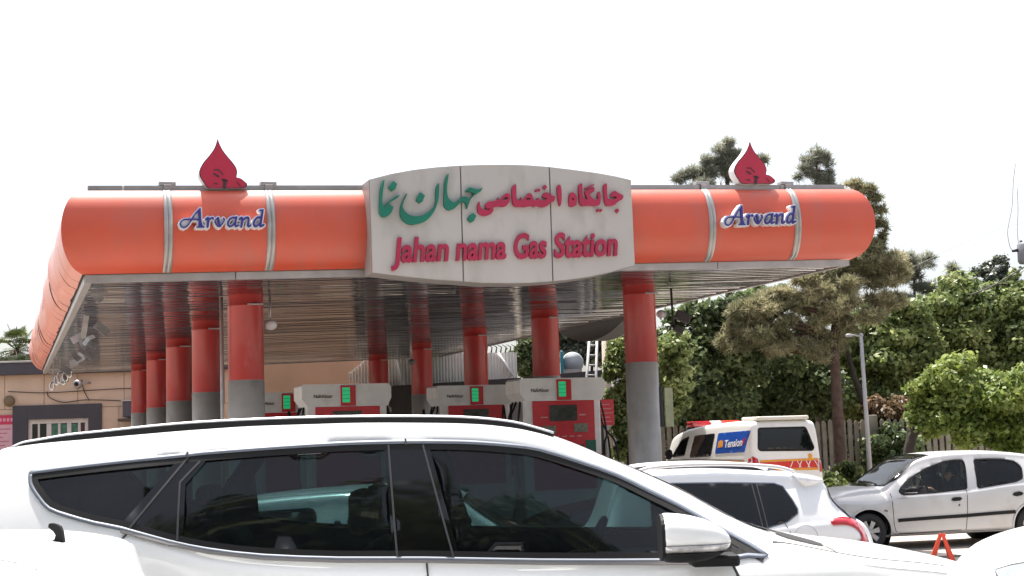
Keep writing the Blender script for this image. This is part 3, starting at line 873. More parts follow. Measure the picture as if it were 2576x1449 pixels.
# ------------------------------------------------------------------ station building and yard behind
def wall_pts(pxs, Y): return [at(x, y, Y) for x, y in pxs]
BY = 47.0
bld = empty('station_building', (at(300, 1000, BY).x, BY, GZ), R(3.0))
tag(bld, 'long low stone clad station building with dark parapet behind the canopy', 'building')
BM = Matrix.Translation(bld.location) @ Matrix.Rotation(R(3.0), 4, 'Z')
BI = BM.inverted()
def bl(px, py, y=0.0):
    """pixel -> local point of the building on its plane y"""
    o = BI @ CAM; d = (BI.to_3x3() @ ray(px, py))
    t = (y - o.y) / d.y
    return o + d * t
zt, zp = bl(40, 914).z, bl(40, 944).z
xa, xb, xc = bl(-260, 1000).x, bl(905, 950).x, bl(330, 950).x
zt2 = bl(800, 880).z
# wall with an opening for the portal
pl0, pl1 = bl(33, 1024), bl(256, 1012)
pz1 = (pl0.z + pl1.z) / 2
m = MB()
m.box((xa, 0, 0), (pl0.x, .3, zp)); m.box((pl1.x, 0, 0), (xb, .3, zp)); m.box((pl0.x, 0, pz1), (pl1.x, .3, zp))
m.box((xa, .3, 0), (xb, 9, zp - .02))
wall = m.build('stone_wall', STONE, bld)
MB().box((xa - .1, -.25, zp + .003), (xb + .1, 9.1, zt), .02).build('parapet', PARAPET, bld)
MB().box((xa - .12, -.29, zt + .002), (xb + .12, 9.12, zt + .06), .01).build('parapet_cap', TRIM, bld)
m = MB()
for k in range(1, 4): m.box((xa, -.012, zp * k / 4 - .006), (pl0.x - .05 if k < 3 else xb, -.002, zp * k / 4 + .006))
k = xa + .6
rj = random.Random(8)
while k < xb:
    for r_ in range(1, 4):
        kk = k + rj.uniform(-.35, .35)
        if r_ == 3 or kk < pl0.x - .1 or kk > pl1.x + .1: m.box((kk - .005, -.011, zp * r_ / 4 + .007), (kk + .005, -.002, zp * (r_ + 1) / 4 - .008))
    k += 1.35
m.build('stone_course_joints', mat('dark_stone_joint', (.20, .13, .10), .9), bld)  # dark joint lines between the stone tiles
for cpts in ([(118, 985), (125, 1000), (160, 1012), (215, 1006), (300, 1008), (345, 1012)], [(205, 955), (212, 985), (225, 1008)], [(20, 985), (120, 988), (260, 980), (345, 976)]):
    MB().tube(smooth_open([bl(x, y, -.04) for x, y in cpts], 5), .012, 5).build('wall_cable', BLACK, bld)
w0, w1 = bl(70, 1056, -.06), bl(222, 1047, -.06)
portal = MB()
portal.box((pl0.x + .004, -.08, 0), (w0.x - .002, .29, pz1 - .004)); portal.box((w1.x + .002, -.08, 0), (pl1.x - .004, .29, pz1 - .004)); portal.box((w0.x, -.08, w0.z), (w1.x, .29, pz1 - .004))
portal.build('dark_portal', mat('charcoal_panel', (.045, .04, .052), .6, var=.1), bld)
win = MB()
zz0 = w0.z - 2.0
ww = w1.x - w0.x
win.box((w0.x, .0, 0), (w0.x + .12, .1, w0.z)); win.box((w1.x - .12, .0, 0), (w1.x, .1, w0.z)); win.box((w0.x + .121, .0, w0.z - .14), (w1.x - .121, .1, w0.z))
xsw = [.30, .36, .56, .62, .82] 
bars = [(.10, .13), (.225, .29), (.36, .46), (.56, .62), (.74, .81), (.89, 1)]
pane_x = [(.05, .155), (.19, .30), (.38, .49), (.53, .64), (.71, .82), (.865, .96)]
xs_ = [0] + [v for p in pane_x for v in p] + [1]
for k in range(0, len(xs_), 2): win.box((w0.x + ww * xs_[k] + .001, .01, 0), (w0.x + ww * xs_[k + 1] - .001, .09, w0.z - .141))
wf = win.build('window_frame', mat('cream_frame', (.58, .53, .50), .5), bld)
PANE = [mat('dark_pane', (.03, .035, .03), .1), mat('green_pane', (.07, .17, .12), .12, var=.3, scale=8), mat('maroon_pane', (.06, .02, .03), .2)]
for k, (a, b_) in enumerate(pane_x):
    for r_ in range(3):
        z1 = w0.z - .16 - r_ * .82
        MB().box((w0.x + ww * a, .03, z1 - .70), (w0.x + ww * b_, .05, z1)).build('window_pane', PANE[(0, 0, 1, 1, 1, 2)[k]], wf)
        MB().box((w0.x + ww * a, .012, z1 - .81), (w0.x + ww * b_, .088, z1 - .705)).build('glazing_bar', wf.data.materials[0], wf)
# notice sheet on the wall at the left edge
nb = empty('notice_sheet', BM @ bl(-40, 1046, -.05), R(3.0))
tag(nb, 'pale pink notice sheet with red heading on the stone wall', 'notice')
nw = bl(33, 1046, -.05).x - bl(-40, 1046, -.05).x
MB().box((0, -.012, -2.2), (nw, .0, 0)).build('sheet', mat('pale_pink_sheet', (.62, .36, .42), .6, var=.06), nb)
MB().box((.0, -.018, -.30), (nw, -.0125, 0)).build('red_heading', mat('red_heading', (.50, .03, .09), .6), nb)
m = MB()
for k in range(12): m.box((.06, -.016, -.46 - .13 * k), (nw - .06 - (k * 7 % 5) * .06, -.0128, -.43 - .13 * k))
m.build('text_rows', mat('red_text', (.45, .12, .2), .6), nb)
m = MB()
for k in range(7): m.box((.12 + k * .12, -.022, -.2), (.12 + k * .12 + .08, -.0182, -.1))
m.build('heading_letters', mat('pink_letters', (.7, .3, .4), .6), nb)
# air cooler box
c0, c1 = bl(308, 1010, -.5), bl(343, 1048, -.5)
ac = empty('air_cooler', BM @ Vector((c0.x, -.5, c1.z)), R(3.0))
tag(ac, 'dark box shaped air cooler on a bracket beside the far left column', 'air cooler')
wz, hz = c1.x - c0.x + .3, c0.z - c1.z
MB().box((0, 0, 0), (wz, .5, hz), .02).build('cooler_body', mat('slate_box', (.06, .06, .08), .5), ac)
MB().box((-.04, -.03, hz + .003), (wz, .5, hz + .05), .01).build('cooler_lid', TRIM, ac)
MB().box((-.15, -.05, -.14), (wz, .5, -.05), .01).box((wz - .28, .1, -1.2), (wz, .3, -.141), .01).build('cooler_bracket', mat('rusty_frame', (.08, .05, .04), .7), ac)
# wall lamp and a loudspeaker
cp = BM @ bl(197, 967, -.3)
cc = empty('wall_camera', cp, R(3)); tag(cc, 'tiny round camera on the stone wall below the torn ceiling', 'camera')
MB().lathe([(.0, 0), (.12, 0), (.14, .1), (.14, .25), (.0, .25)], (0, -.25, 0), 16, 'Y').build('housing', TRIM, cc)
MB().lathe([(0, -.262), (.07, -.262), (.07, -.253)], (0, 0, 0), 16, 'Y').build('lens', BLACK, cc)
MB().tube([(.0, 0, 0), (.25, .15, .05), (.3, .29, .05)], .03, 8).build('arm', TRIM, cc)
spk = empty('wall_socket_box', BM @ bl(23, 1009, -.06), R(3)); tag(spk, 'small round stained fitting on the stone wall above the notice', 'wall fitting')
MB().lathe([(0, -.09), (.14, -.08), (.18, 0)], (0, 0, 0), 18, 'Y').build('cover', mat('olive_fitting', (.17, .12, .07), .7), spk)

# brown gable wall seen under the canopy, left of the corrugated screen
YB2 = 45.6
g = [(660, 880), (905, 880), (905, 1100), (660, 1100)]
gp = wall_pts([(664, 885), (907, 875), (905, 1090), (664, 1090)], YB2)
vs = [Vector((p.x, YB2, max(GZ, p.z))) for p in gp] + [Vector((p.x, YB2 + .25, max(GZ, p.z))) for p in gp]
pw = raw('plaster_wall', vs, [(0, 1, 2, 3), (7, 6, 5, 4), (0, 4, 5, 1), (1, 5, 6, 2), (2, 6, 7, 3), (3, 7, 4, 0)], mat('brown_plaster', (.36, .255, .165), .85, var=.1, scale=.8, bump=.2, bscale=8))
tag(pw, 'brown plaster wall under the canopy behind the left pumps', 'wall')
dw = MB()
a0, a1 = at(664, 993, YB2 - 2), at(925, 975, YB2 - 2)

# white corrugated screen with spiked top, stepping down to the right
YS = 43.5
scr = empty('corrugated_screen', (at(900, 900, YS).x, YS, GZ), 0)
tag(scr, 'white corrugated metal screen with spiky top behind the columns', 'screen')
def sx(px): return at(px, 930, YS).x - scr.location.x
def szz(px, py): return at(px, py, YS).z - GZ
tops = [(878, 938), (905, 918), (940, 880), (1100, 885), (1180, 888), (1300, 886)]
bots = [(878, 960), (940, 975), (1100, 972), (1180, 972), (1300, 955)]
tp = [(sx(x), szz(x, y)) for x, y in tops]; bt = [(sx(x), szz(x, y)) for x, y in bots]
vs, fs = [], []
N = 220
for i in range(N + 1):
    x = tp[0][0] + (tp[-1][0] - tp[0][0]) * i / N
    y = .03 * (1 if (i // 2) % 2 else -1)
    zt_ = np.interp(x, *zip(*tp)); zb2 = np.interp(x, *zip(*bt))
    vs += [(x, y, zb2), (x, y, zt_)]
for i in range(N): fs.append((2 * i, 2 * i + 2, 2 * i + 3, 2 * i + 1))
o = raw('corrugated_sheet', vs, fs, CORR, scr)
sm_ = o.modifiers.new('thick', 'SOLIDIFY'); sm_.thickness = .01
m = MB()
xq = sx(1190)
while xq < sx(1300):
    z = np.interp(xq, *zip(*tp))
    m.tube([(xq, 0, z), (xq + .03, 0, z + .16), (xq - .10, -.02, z + .24)], [.025, .02, .008], 5)
    xq += .14
xq = sx(1135)
while xq < sx(1172):
    z = np.interp(xq, *zip(*tp)); m.tube([(xq, 0, z), (xq, 0, z + .1)], .03, 5); xq += .16
m.build('spikes', mat('dark_spikes', (.05, .06, .045), .7), scr)
for (xa_, ya_, xb_, yb_) in [(1000, 888, 1013, 975), (1252, 888, 1290, 945)]:
    pa, pb = at(xa_, ya_, YS - .15) - scr.location, at(xb_, yb_, YS - .15) - scr.location
    MB().tube([pa, pb], .045, 6).build('white_brace', WHITE_P, scr)
m = MB()
for px in (960, 1060, 1160, 1280):
    m.box((sx(px) - .04, .05, 0), (sx(px) + .04, .13, szz(px, 900)))
m.build('screen_posts', POLE, scr)
# low dark shed roofs below and right of the screen
def slab(name, pts, Y0, dY, m_, label, cat, kind=None):
    a = [at(x, y, Y0) for x, y in pts]
    vs = [Vector((p.x, Y0, p.z)) for p in a] + [Vector((p.x, Y0 + dY, p.z)) for p in a]
    n = len(a)
    o = raw(name, vs, [tuple(range(n - 1, -1, -1)), tuple(range(n, 2 * n))] + [(i, (i + 1) % n, n + (i + 1) % n, n + i) for i in range(n)], m_)
    bm = bmesh.new(); bm.from_mesh(o.data); bmesh.ops.recalc_face_normals(bm, faces=bm.faces[:]); bm.to_mesh(o.data); bm.free()
    tag(o, label, cat)
    return o
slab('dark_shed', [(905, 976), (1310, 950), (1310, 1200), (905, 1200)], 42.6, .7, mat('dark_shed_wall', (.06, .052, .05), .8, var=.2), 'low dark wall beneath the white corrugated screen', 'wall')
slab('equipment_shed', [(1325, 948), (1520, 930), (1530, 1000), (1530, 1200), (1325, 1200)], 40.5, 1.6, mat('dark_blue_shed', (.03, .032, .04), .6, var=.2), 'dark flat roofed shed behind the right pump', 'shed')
wt = empty('storage_tank', (at(1438, 905, 43.2).x, 43.2, at(1438, 942, 43.2).z)); tag(wt, 'pale grey round-topped storage tank with teal end standing on the dark shed', 'tank')
r_ = (at(1467, 905, 43.2).x - at(1412, 905, 43.2).x) / 2
MB().lathe([(0, -.75), (r_ * .9, -.72), (r_ * 1.0, -.6), (r_ * 1.0, .5), (r_ * .9, .6), (0, .62)], (0, 0, r_ * .95), 28, 'Y').build('tank_shell', mat('tank_grey', (.36, .38, .40), .5, var=.1), wt)
MB().box((-r_ * 1.12, -.9, 0), (-r_ * .84, -.7, r_ * 2.0), .02).build('teal_end_plate', mat('teal_paint', (.02, .22, .28), .5), wt)
for kx in (-.7, .5): MB().box((-r_ * .8, kx - .06, -.06), (r_ * .8, kx + .06, .12)).build('saddle', TRIM, wt)
bx = empty('beige_cabinet', at(942, 1040, 36.5) * 1, PHI); bx.location.z = at(942, 1040, 36.5).z
tag(bx, 'beige cabinet with rounded top between left pump and red column', 'cabinet')
MB().box((-.17, -.1, -1.5), (.27, .3, .12), .05).box((-.22, -.14, .0), (.42, .3, .16), .05).build('cabinet_shell', mat('beige_shell', (.42, .36, .27), .5, var=.1), bx)
MB().box((-.06, -.13, -.05), (.02, -.105, .03)).build('badge', BLACK, bx)
# ladder, beige post, grey post
ld = empty('ladder', at(1487, 1060, 36.0)); tag(ld, 'pale metal ladder leaning up behind the right pump', 'ladder')
pa, pb, pc, pd = (at(x, y, Y) - ld.location for x, y, Y in [(1468, 1060, 36.0), (1484, 832, 37.2), (1497, 1060, 36.0), (1502, 832, 37.2)])
MB().tube([pa, pb], .035, 6).build('rail', POLE, ld); MB().tube([pc, pd], .035, 6).build('rail', POLE, ld)
for k in range(9):
    t = (k + .5) / 9
    MB().tube([pa.lerp(pb, t), pc.lerp(pd, t)], .022, 6).build('rung', POLE, ld)
def post(px, y0, y1, Y, r_, m_, name, label, cat, ground=True):
    a, b_ = at(px[0], y0, Y), at(px[1], y1, Y)
    if ground: a.z = GZ
    e = empty(name, a); tag(e, label, cat)
    return e, b_ - a
e, t_ = post((1532, 1524), 1200, 838, 38, .12, None, 'beige_post', 'thick beige post right of the ladder', 'post')
MB().tube([(0, 0, 0), t_ * .5, t_], .115, 10).build('shaft', mat('beige_paint', (.42, .36, .29), .7, var=.1), e)
MB().box((-.2, -.2, -.02), (.2, .2, .25), .02).build('footing', CONCRETE, e)
e, t_ = post((1557, 1546), 1200, 835, 36, .06, None, 'grey_post', 'slim grey post between the ladder and the nearest right column', 'post')
MB().tube([(0, 0, 0), t_], .055, 8).build('shaft', POLE, e)
MB().tube([t_ + Vector((-.18, 0, -.5)), t_ + Vector((.02, 0, -.5))], .03, 6).build('bracket', POLE, e)
pst = empty('red_poster', at(1526, 1005, 27.5), PHI); tag(pst, 'red poster with pale text beside the right pump', 'poster')
MB().box((-.16, 0, -.48), (.14, .02, 0), .004).build('poster_sheet', PUMPR, pst)
m = MB()
for k in range(5): m.box((-.13, -.006, -.10 - k * .08), (.05 + (k % 3) * .03, -.001, -.085 - k * .08))
m.build('text_rows', mat('pale_red_text', (.62, .30, .32), .6), pst)
MB().box((-.02, .03, -2.2), (.02, .06, 0)).build('stand', POLE, pst)
yp = empty('number_plate_board', at(1679, 975, 23.2), PHI); tag(yp, 'narrow yellowish board on the right side of the nearest right column', 'board')
MB().box((-.055, -.01, -.62), (.085, .02, .0), .006).build('board_face', mat('yellow_cream', (.42, .43, .26), .5, var=.15, scale=8), yp)
MB().box((-.10, .03, -.62), (-.058, .12, .02), .006).build('board_bracket', mat('dark_steel', (.05, .045, .045), .5), yp)
fl = empty('floodlight_bracket', cw(DU + .55, .3, 0)); tag(fl, 'dark floodlight pair on a drop rod right of the nearest right column', 'floodlight')
p1, p2, p3 = at(1690, 770, fl.location.y) - fl.location, at(1705, 790, fl.location.y) - fl.location, at(1700, 824, fl.location.y) - fl.location
MB().tube([(p1.x, 0, -.02), (p1.x + .01, 0, p3.z)], .02, 8).build('drop_rod', mat('dark_steel', (.05, .045, .045), .5), fl)
MB().box((-.03, -.16, -.08), (.22, .12, .06), .015, Matrix.Translation(p2) @ Matrix.Rotation(R(28), 4, 'Y')).build('lamp_head', mat('dark_steel', (.05, .045, .045), .5), fl)
MB().box((-.03, -.16, -.06), (.14, .12, .04), .015, Matrix.Translation(p3) @ Matrix.Rotation(R(30), 4, 'Y')).build('lamp_head', mat('dark_steel', (.05, .045, .045), .5), fl)
MB().ell(at(1664, 790, fl.location.y) - fl.location, (.09, .08, .07)).build('round_lamp', WHITE_P, fl)

# ------------------------------------------------------------------ vehicles
def pchip(pts, x):
    X = np.array([p[0] for p in pts], float); Y = np.array([p[1] for p in pts], float)
    h = np.diff(X); d = np.diff(Y) / h
    m = np.zeros(len(X))
    m[0], m[-1] = d[0], d[-1]
    for i in range(1, len(X) - 1):
        if d[i - 1] * d[i] > 0:
            w1, w2 = 2 * h[i] + h[i - 1], h[i] + 2 * h[i - 1]
            m[i] = (w1 + w2) / (w1 / d[i - 1] + w2 / d[i])
    x = np.clip(np.asarray(x, float), X[0], X[-1])
    i = np.clip(np.searchsorted(X, x) - 1, 0, len(X) - 2)
    t = (x - X[i]) / h[i]
    return (2*t**3 - 3*t**2 + 1) * Y[i] + (t**3 - 2*t**2 + t) * h[i] * m[i] + (-2*t**3 + 3*t**2) * Y[i+1] + (t**3 - t**2) * h[i] * m[i+1]

class Car:
    def __init__(s, name, loc, yaw, hw):
        s.root = empty(name, loc, yaw)
        s.M = Matrix.Translation(Vector(loc)) @ Matrix.Rotation(yaw, 4, 'Z')
        s.I = s.M.inverted(); s.hw = hw
        s.holes = []
    def px(s, x, y, yl=None):
        """pixel -> local (x, z) on the plane y = yl of the car"""
        yl = -s.hw if yl is None else yl
        o = s.I @ CAM; d = s.I.to_3x3() @ ray(x, y)
        p = o + d * ((yl - o.y) / d.y)
        return (p.x, p.z)
    def pxs(s, pts, yl=None): return [s.px(x, y, yl) for x, y in pts]
    def pex(s, x, y, xl):
        """pixel -> local (y, z) on the plane x = xl"""
        o = s.I @ CAM; d = s.I.to_3x3() @ ray(x, y)
        p = o + d * ((xl - o.x) / d.x)
        return (p.y, p.z)
    def body(s, top, belt, zb, plan, e_roof=.76, m_=None, n=170, drop=.10, e_hood=.92, shoulder=.955, wheels=(), wr=.33, bulge=.012, tum=0.0):
        xs0 = min(p[0] for p in top); xs1 = max(p[0] for p in top)
        xs = np.linspace(xs0, xs1, n)
        T, B = pchip(top, xs), pchip(belt, xs)
        W = pchip(plan, xs) * s.hw
        B = np.minimum(B, T - .012)
        g = np.clip((T - B) / .36, 0, 1); g = g * g * (3 - 2 * g)
        rings = []
        for x, t, b, w, gg in zip(xs, T, B, W, g):
            e = e_hood + (e_roof - e_hood) * gg
            dr = min(drop, (t - b) * .55)
            bb = b - zb
            ctrl = [(0, zb), (.6 * w, zb), (.90 * w, zb + .01), (.965 * w, zb + .05), (.985 * w, zb + .16 * bb), (1.0 * w, zb + .5 * bb), (.998 * w, zb + .72 * bb), (.988 * w, zb + .90 * bb), (.975 * w, b - .03), (shoulder * w, b)]
            y0, z0 = shoulder * w, b
            y1, z1 = e * w, t - dr
            for k in (.12, .34, .56, .78): ctrl.append((y0 + (y1 - y0) * k + bulge * gg * math.sin(math.pi * k), z0 + (z1 - z0) * k))
            ctrl += [(y1, z1), (.965 * y1, t - dr * .48), (.89 * y1, t - dr * .20), (.7 * y1, t - dr * .06), (.4 * y1, t - .001), (0, t)]
            pts = [Vector(c) for c in ctrl]
            pts = [Vector((-pts[1].x, pts[1].y))] + pts + [Vector((-pts[-2].x, pts[-2].y))]
            ring = []
            for i in range(1, len(pts) - 2):
                p0, p1, p2, p3 = pts[i - 1:i + 3]
                for j in range(3):
                    q = j / 3
                    c = .5 * ((2 * p1) + (p2 - p0) * q + (2 * p0 - 5 * p1 + 4 * p2 - p3) * q * q + (3 * p1 - p0 - 3 * p2 + p3) * q ** 3)
                    ring.append((c.x, c.y))
            ring.append((0, t))
            full = [(x, -a, c) for a, c in ring] + [(x, a, c) for a, c in ring[-2:0:-1]]
            rings.append(full)
        k = len(rings[0])
        vs = [v for r_ in rings for v in r_]
        fs = [(i * k + j, i * k + (j + 1) % k, (i + 1) * k + (j + 1) % k, (i + 1) * k + j) for i in range(n - 1) for j in range(k)]
        fs += [tuple(range(k - 1, -1, -1)), tuple((n - 1) * k + j for j in range(k))]
        bm = bmesh.new()
        bv = [bm.verts.new(v) for v in vs]
        for f in fs:
            try: bm.faces.new([bv[i] for i in f])
            except ValueError: pass
        bmesh.ops.recalc_face_normals(bm, faces=bm.faces[:])
        s.bm = bm; s.m_ = m_
        s.bvh = BVHTree.FromBMesh(bm)
        s.x0, s.x1 = xs0, xs1
        s.wheels, s.wr = wheels, wr
        for (wx, wz) in wheels:
            cir = [(wx + math.cos(a) * (wr + .055), wz + math.sin(a) * (wr + .055)) for a in np.linspace(0, 2 * math.pi, 40)[:-1]]
            s.cut(cir, 'side', 0)
        return s
    def proj(s, a, b, mode, sg, off):
        if mode == 'side': o, d = Vector((a, sg * 4, b)), Vector((0, -sg, 0))
        elif mode == 'end': o, d = Vector((sg * 12, a, b)), Vector((-sg, 0, 0))
        else: o, d = Vector((a, b, 6)), Vector((0, 0, -1))
        h = s.bvh.ray_cast(o, d)
        if h[0] is None or (mode == 'side' and (h[0].y * sg) < 0):
            q = o.copy()
            if mode == 'side': q.y = sg * s.hw * .8
            elif mode == 'end': q.x = s.x1 if sg > 0 else s.x0
            else: q.z = 1.2
            h = s.bvh.find_nearest(q)
        return h[0] + h[1] * off
    def cut(s, poly, mode, sg):
        """open the body inside a polygon (sg 0 = both sides), with a clean edge"""
        P = np.array(poly, float); n = len(P)
        lo, hi = P.min(0), P.max(0)
        def uv(c): return (c.x, c.z) if mode == 'side' else ((c.y, c.z) if mode == 'end' else (c.x, c.y))
        def inside(p):
            r_ = False
            for i in range(n):
                a, b = P[i], P[(i + 1) % n]
                if (a[1] > p[1]) != (b[1] > p[1]) and p[0] < (b[0] - a[0]) * (p[1] - a[1]) / (b[1] - a[1]) + a[0]: r_ = not r_
            return r_
        dele = []
        for f in s.bm.faces:
            c = f.calc_center_median()
            if mode == 'side':
                if abs(c.y) < s.hw * .5 or (sg and c.y * sg < 0) or abs(f.normal.y) < .15: continue
            elif mode == 'end':
                if c.x * sg < sg * (s.x0 + s.x1) / 2 or f.normal.x * sg < .15: continue
            elif f.normal.z < .15: continue
            p = uv(c)
            if lo[0] < p[0] < hi[0] and lo[1] < p[1] < hi[1] and inside(p): dele.append(f)
        bd = {e for f in dele for e in f.edges}
        ds = set(dele)
        bv = {v for e in bd if any(f not in ds for f in e.link_faces) for v in e.verts}
        bmesh.ops.delete(s.bm, geom=dele, context='FACES')
        for v in bv:
            if not v.is_valid: continue
            p = np.array(uv(v.co)); best = None
            for i in range(n):
                a, b = P[i], P[(i + 1) % n]
                ba = b - a; t = np.clip(((p - a) @ ba) / (ba @ ba + 1e-12), 0, 1)
                q = a + ba * t; d = np.hypot(*(q - p))
                if best is None or d < best[0]: best = (d, q)
            if best[0] < .06:
                if mode == 'side': v.co.x, v.co.z = best[1]
                elif mode == 'end': v.co.y, v.co.z = best[1]
                else: v.co.x, v.co.y = best[1]
    def finish(s, name='car_body', lining=None):
        me = bpy.data.meshes.new(name)
        s.bm.to_mesh(me); s.bm.free()
        me.polygons.foreach_set('use_smooth', [len(p.vertices) < 5 for p in me.polygons])
        me.materials.append(s.m_)
        o = bpy.data.objects.new(name, me); col.objects.link(o); o.parent = s.root
        s.bodyo = o
        if lining:
            me.materials.append(lining)
            md = o.modifiers.new('lining', 'SOLIDIFY'); md.thickness = .02; md.offset = -1; md.material_offset = 1; md.material_offset_rim = 1
        ends = {}
        for (wx, wz) in s.wheels:
            for sg in (-1, 1): s.wheel(wx, wz, sg)
        return o
    def wheel(s, wx, wz, sg):
        r_ = s.wr; y0 = sg * (s.hw * .985 - .02); wd = .20
        prof = [(r_ * .62, 0), (r_ * .70, .012), (r_ * .93, .004), (r_ * .985, -.02), (r_, -.05), (r_, -wd + .03), (r_ * .9, -wd)]
        t = MB().lathe([(a, sg * b) for a, b in prof], (wx, y0, wz), 40, 'Y').build('wheel', TYRE, s.root)
        m = MB()
        m.lathe([(r_ * .63, sg * -.002), (r_ * .60, sg * -.03), (r_ * .56, sg * -.05)], (wx, y0, wz), 36, 'Y')
        m.lathe([(r_ * .16, sg * -.01), (r_ * .12, sg * .004), (0, sg * .006)], (wx, y0, wz), 16, 'Y')
        for k in range(7):
            a = 2 * math.pi * k / 7 + .2
            ca, sa = math.cos(a), math.sin(a)
            q = []
            for (rr, w_) in ((.12, .05), (.60, .075)):
                for e_ in (-1, 1):
                    for yy in (-.012, -.04):
                        q.append((wx + r_ * rr * ca - e_ * w_ * .5 * sa, y0 + sg * yy, wz + r_ * rr * sa + e_ * w_ * .5 * ca))
            m.add(q, [(0, 2, 6, 4), (1, 5, 7, 3), (0, 4, 5, 1), (2, 3, 7, 6)])
        m.build('rim', ALLOY, t)
        w = MB().lathe([(0, sg * -.26), (r_ + .06, sg * -.26), (r_ + .06, sg * .0)], (wx, sg * s.hw * .965, wz), 36, 'Y')
        w.build('wheel_housing', DARK, s.root)
        MB().lathe([(0, sg * -.06), (r_ * .57, sg * -.06)], (wx, y0, wz), 24, 'Y').build('brake_disc', BLACK, t)
    def patch(s, poly, mode, sg, off, name, m_, parent=None, step=.06, thick=0.0):
        P = [Vector(p) for p in poly]
        lo = (min(p.x for p in P), min(p.y for p in P)); hi = (max(p.x for p in P), max(p.y for p in P))
        n0 = len(P); edges = []; pts = []
        for i in range(n0):
            a, b = P[i], P[(i + 1) % n0]
            k = max(1, int((b - a).length / step))
            for j in range(k): pts.append(a.lerp(b, j / k))
        m = len(pts); edges = [(i, (i + 1) % m) for i in range(m)]
        def ins(p):
            r_ = False
            for i in range(n0):
                a, b = P[i], P[(i + 1) % n0]
                if (a.y > p[1]) != (b.y > p[1]) and p[0] < (b.x - a.x) * (p[1] - a.y) / (b.y - a.y) + a.x: r_ = not r_
            return r_
        y = lo[1] + step * .6
        while y < hi[1]:
            x = lo[0] + step * .6
            while x < hi[0]:
                if ins((x, y)) and min((Vector((x, y)) - q).length for q in pts) > step * .45: pts.append(Vector((x, y)))
                x += step
            y += step
        V, _, F, *_r = delaunay_2d_cdt(pts, edges, [], 0, 1e-6)
        F = [f for f in F if ins(tuple(sum((V[i] for i in f), Vector((0, 0))) / len(f)))]
        vs = [s.proj(v.x, v.y, mode, sg, off) for v in V]
        o = put(name, (vs, [tuple(f) for f in F]), m_, parent or s.root)
        c = sum((v for v in vs), Vector()) / len(vs)
        # make normals face outwards
        ctr = Vector(((s.x0 + s.x1) / 2, 0, .6))
        me = o.data
        nn = sum((p.normal * p.area for p in me.polygons), Vector())
        out = {'side': Vector((0, sg, 0)), 'end': Vector((sg, 0, 0)), 'top': Vector((0, 0, 1))}[mode]
        if nn.dot(out) < 0: me.flip_normals()
        if thick:
            md = o.modifiers.new('thick', 'SOLIDIFY'); md.thickness = thick; md.offset = 1
        return o
    def strip(s, pts, w, mode, sg, off, name, m_, closed=False, parent=None, dens=.05, h=.004):
        P = [Vector(p) for p in pts]
        Q = []
        k = len(P)
        for i in range(k if closed else k - 1):
            a, b = P[i], P[(i + 1) % k]
            q = max(1, int((b - a).length / dens))
            for j in range(q): Q.append(a.lerp(b, j / q))
        if not closed: Q.append(P[-1])
        m = len(Q); vs = []; fs = []
        for i in range(m):
            a = Q[i - 1] if (closed or i > 0) else Q[i]
            b = Q[(i + 1) % m] if (closed or i < m - 1) else Q[i]
            t = (b - a).normalized(); nrm = Vector((-t.y, t.x))
            for (ww, oo) in ((-w / 2, off - .004), (-w / 2, off + h), (w / 2, off + h), (w / 2, off - .004)):
                p = Q[i] + nrm * ww
                vs.append(s.proj(p.x, p.y, mode, sg, oo))
        for i in range(m if closed else m - 1):
            j = (i + 1) % m
            for e in range(3): fs.append((4 * i + e, 4 * i + e + 1, 4 * j + e + 1, 4 * j + e))
        if not closed: fs += [(0, 1, 2, 3), (4 * m - 1, 4 * m - 2, 4 * m - 3, 4 * m - 4)]
        return put(name, (vs, fs), m_, parent or s.root, False)
SEAM = mat('panel_gap', (.05, .05, .05), .8)
def rounded(poly, r_=.05, n=4):
    P = [Vector(p) for p in poly]; out = []
    k = len(P)
    for i in range(k):
        a, b, c = P[i - 1], P[i], P[(i + 1) % k]
        u, v = (a - b), (c - b)
        q = min(r_, u.length * .45, v.length * .45)
        p0, p2 = b + u.normalized() * q, b + v.normalized() * q
        for j in range(n + 1):
            t = j / n
            out.append((1 - t) ** 2 * p0 + 2 * t * (1 - t) * b + t * t * p2)
    return [tuple(p) for p in out]

# ---- near white sport-utility car, seen from its right side
suv = Car('parked_car', (0, 6.0 + .94, 0), 0, .94)
tag(suv.root, 'large white sport utility car in the foreground with dark tinted windows and silver roof rails', 'car', 'cars')
YR = -.62
roof = suv.pxs([(0, 1123), (33, 1117), (100, 1108), (213, 1098), (350, 1086), (500, 1074), (667, 1064), (859, 1058), (1059, 1057), (1192, 1060), (1292, 1070), (1359, 1084), (1425, 1105)], YR)
ws = suv.pxs([(1525, 1146), (1717, 1229), (1817, 1284), (1917, 1332)], -.66)
hood = [suv.px(x, y, 0) for x, y in [(2084, 1369), (2217, 1383), (2350, 1403), (2450, 1424), (2520, 1446)]]
top = [(-2.52, .75), (-2.50, 1.0), (-2.42, 1.20), (-2.25, 1.50)] + roof + ws + hood + [(2.22, .90), (2.29, .72), (2.32, .55)]
top[4] = (top[4][0], top[4][1])
top = sorted(top)
low = suv.pxs([(313, 1352), (533, 1404), (667, 1420), (859, 1428), (1072, 1430), (1359, 1434), (1659, 1436), (1934, 1424)], -.93)
belt = [(-2.52, .70), (-2.4, 1.02), (-2.15, 1.16), (-1.85, 1.19)] + low + [suv.px(2104, 1414, -.9), suv.px(2384, 1434, -.9), (2.1, .86), (2.32, .5)]
plan = [(-2.52, .80), (-2.35, .92), (-2.0, .975), (-1.2, 1.0), (.8, 1.0), (1.5, .985), (1.9, .93), (2.2, .80), (2.32, .66)]
suv.body(top, belt, .24, plan, e_roof=.765, m_=WPAINT, drop=.07, wheels=[(-1.62, .37), (1.12, .37)], wr=.37, n=200)
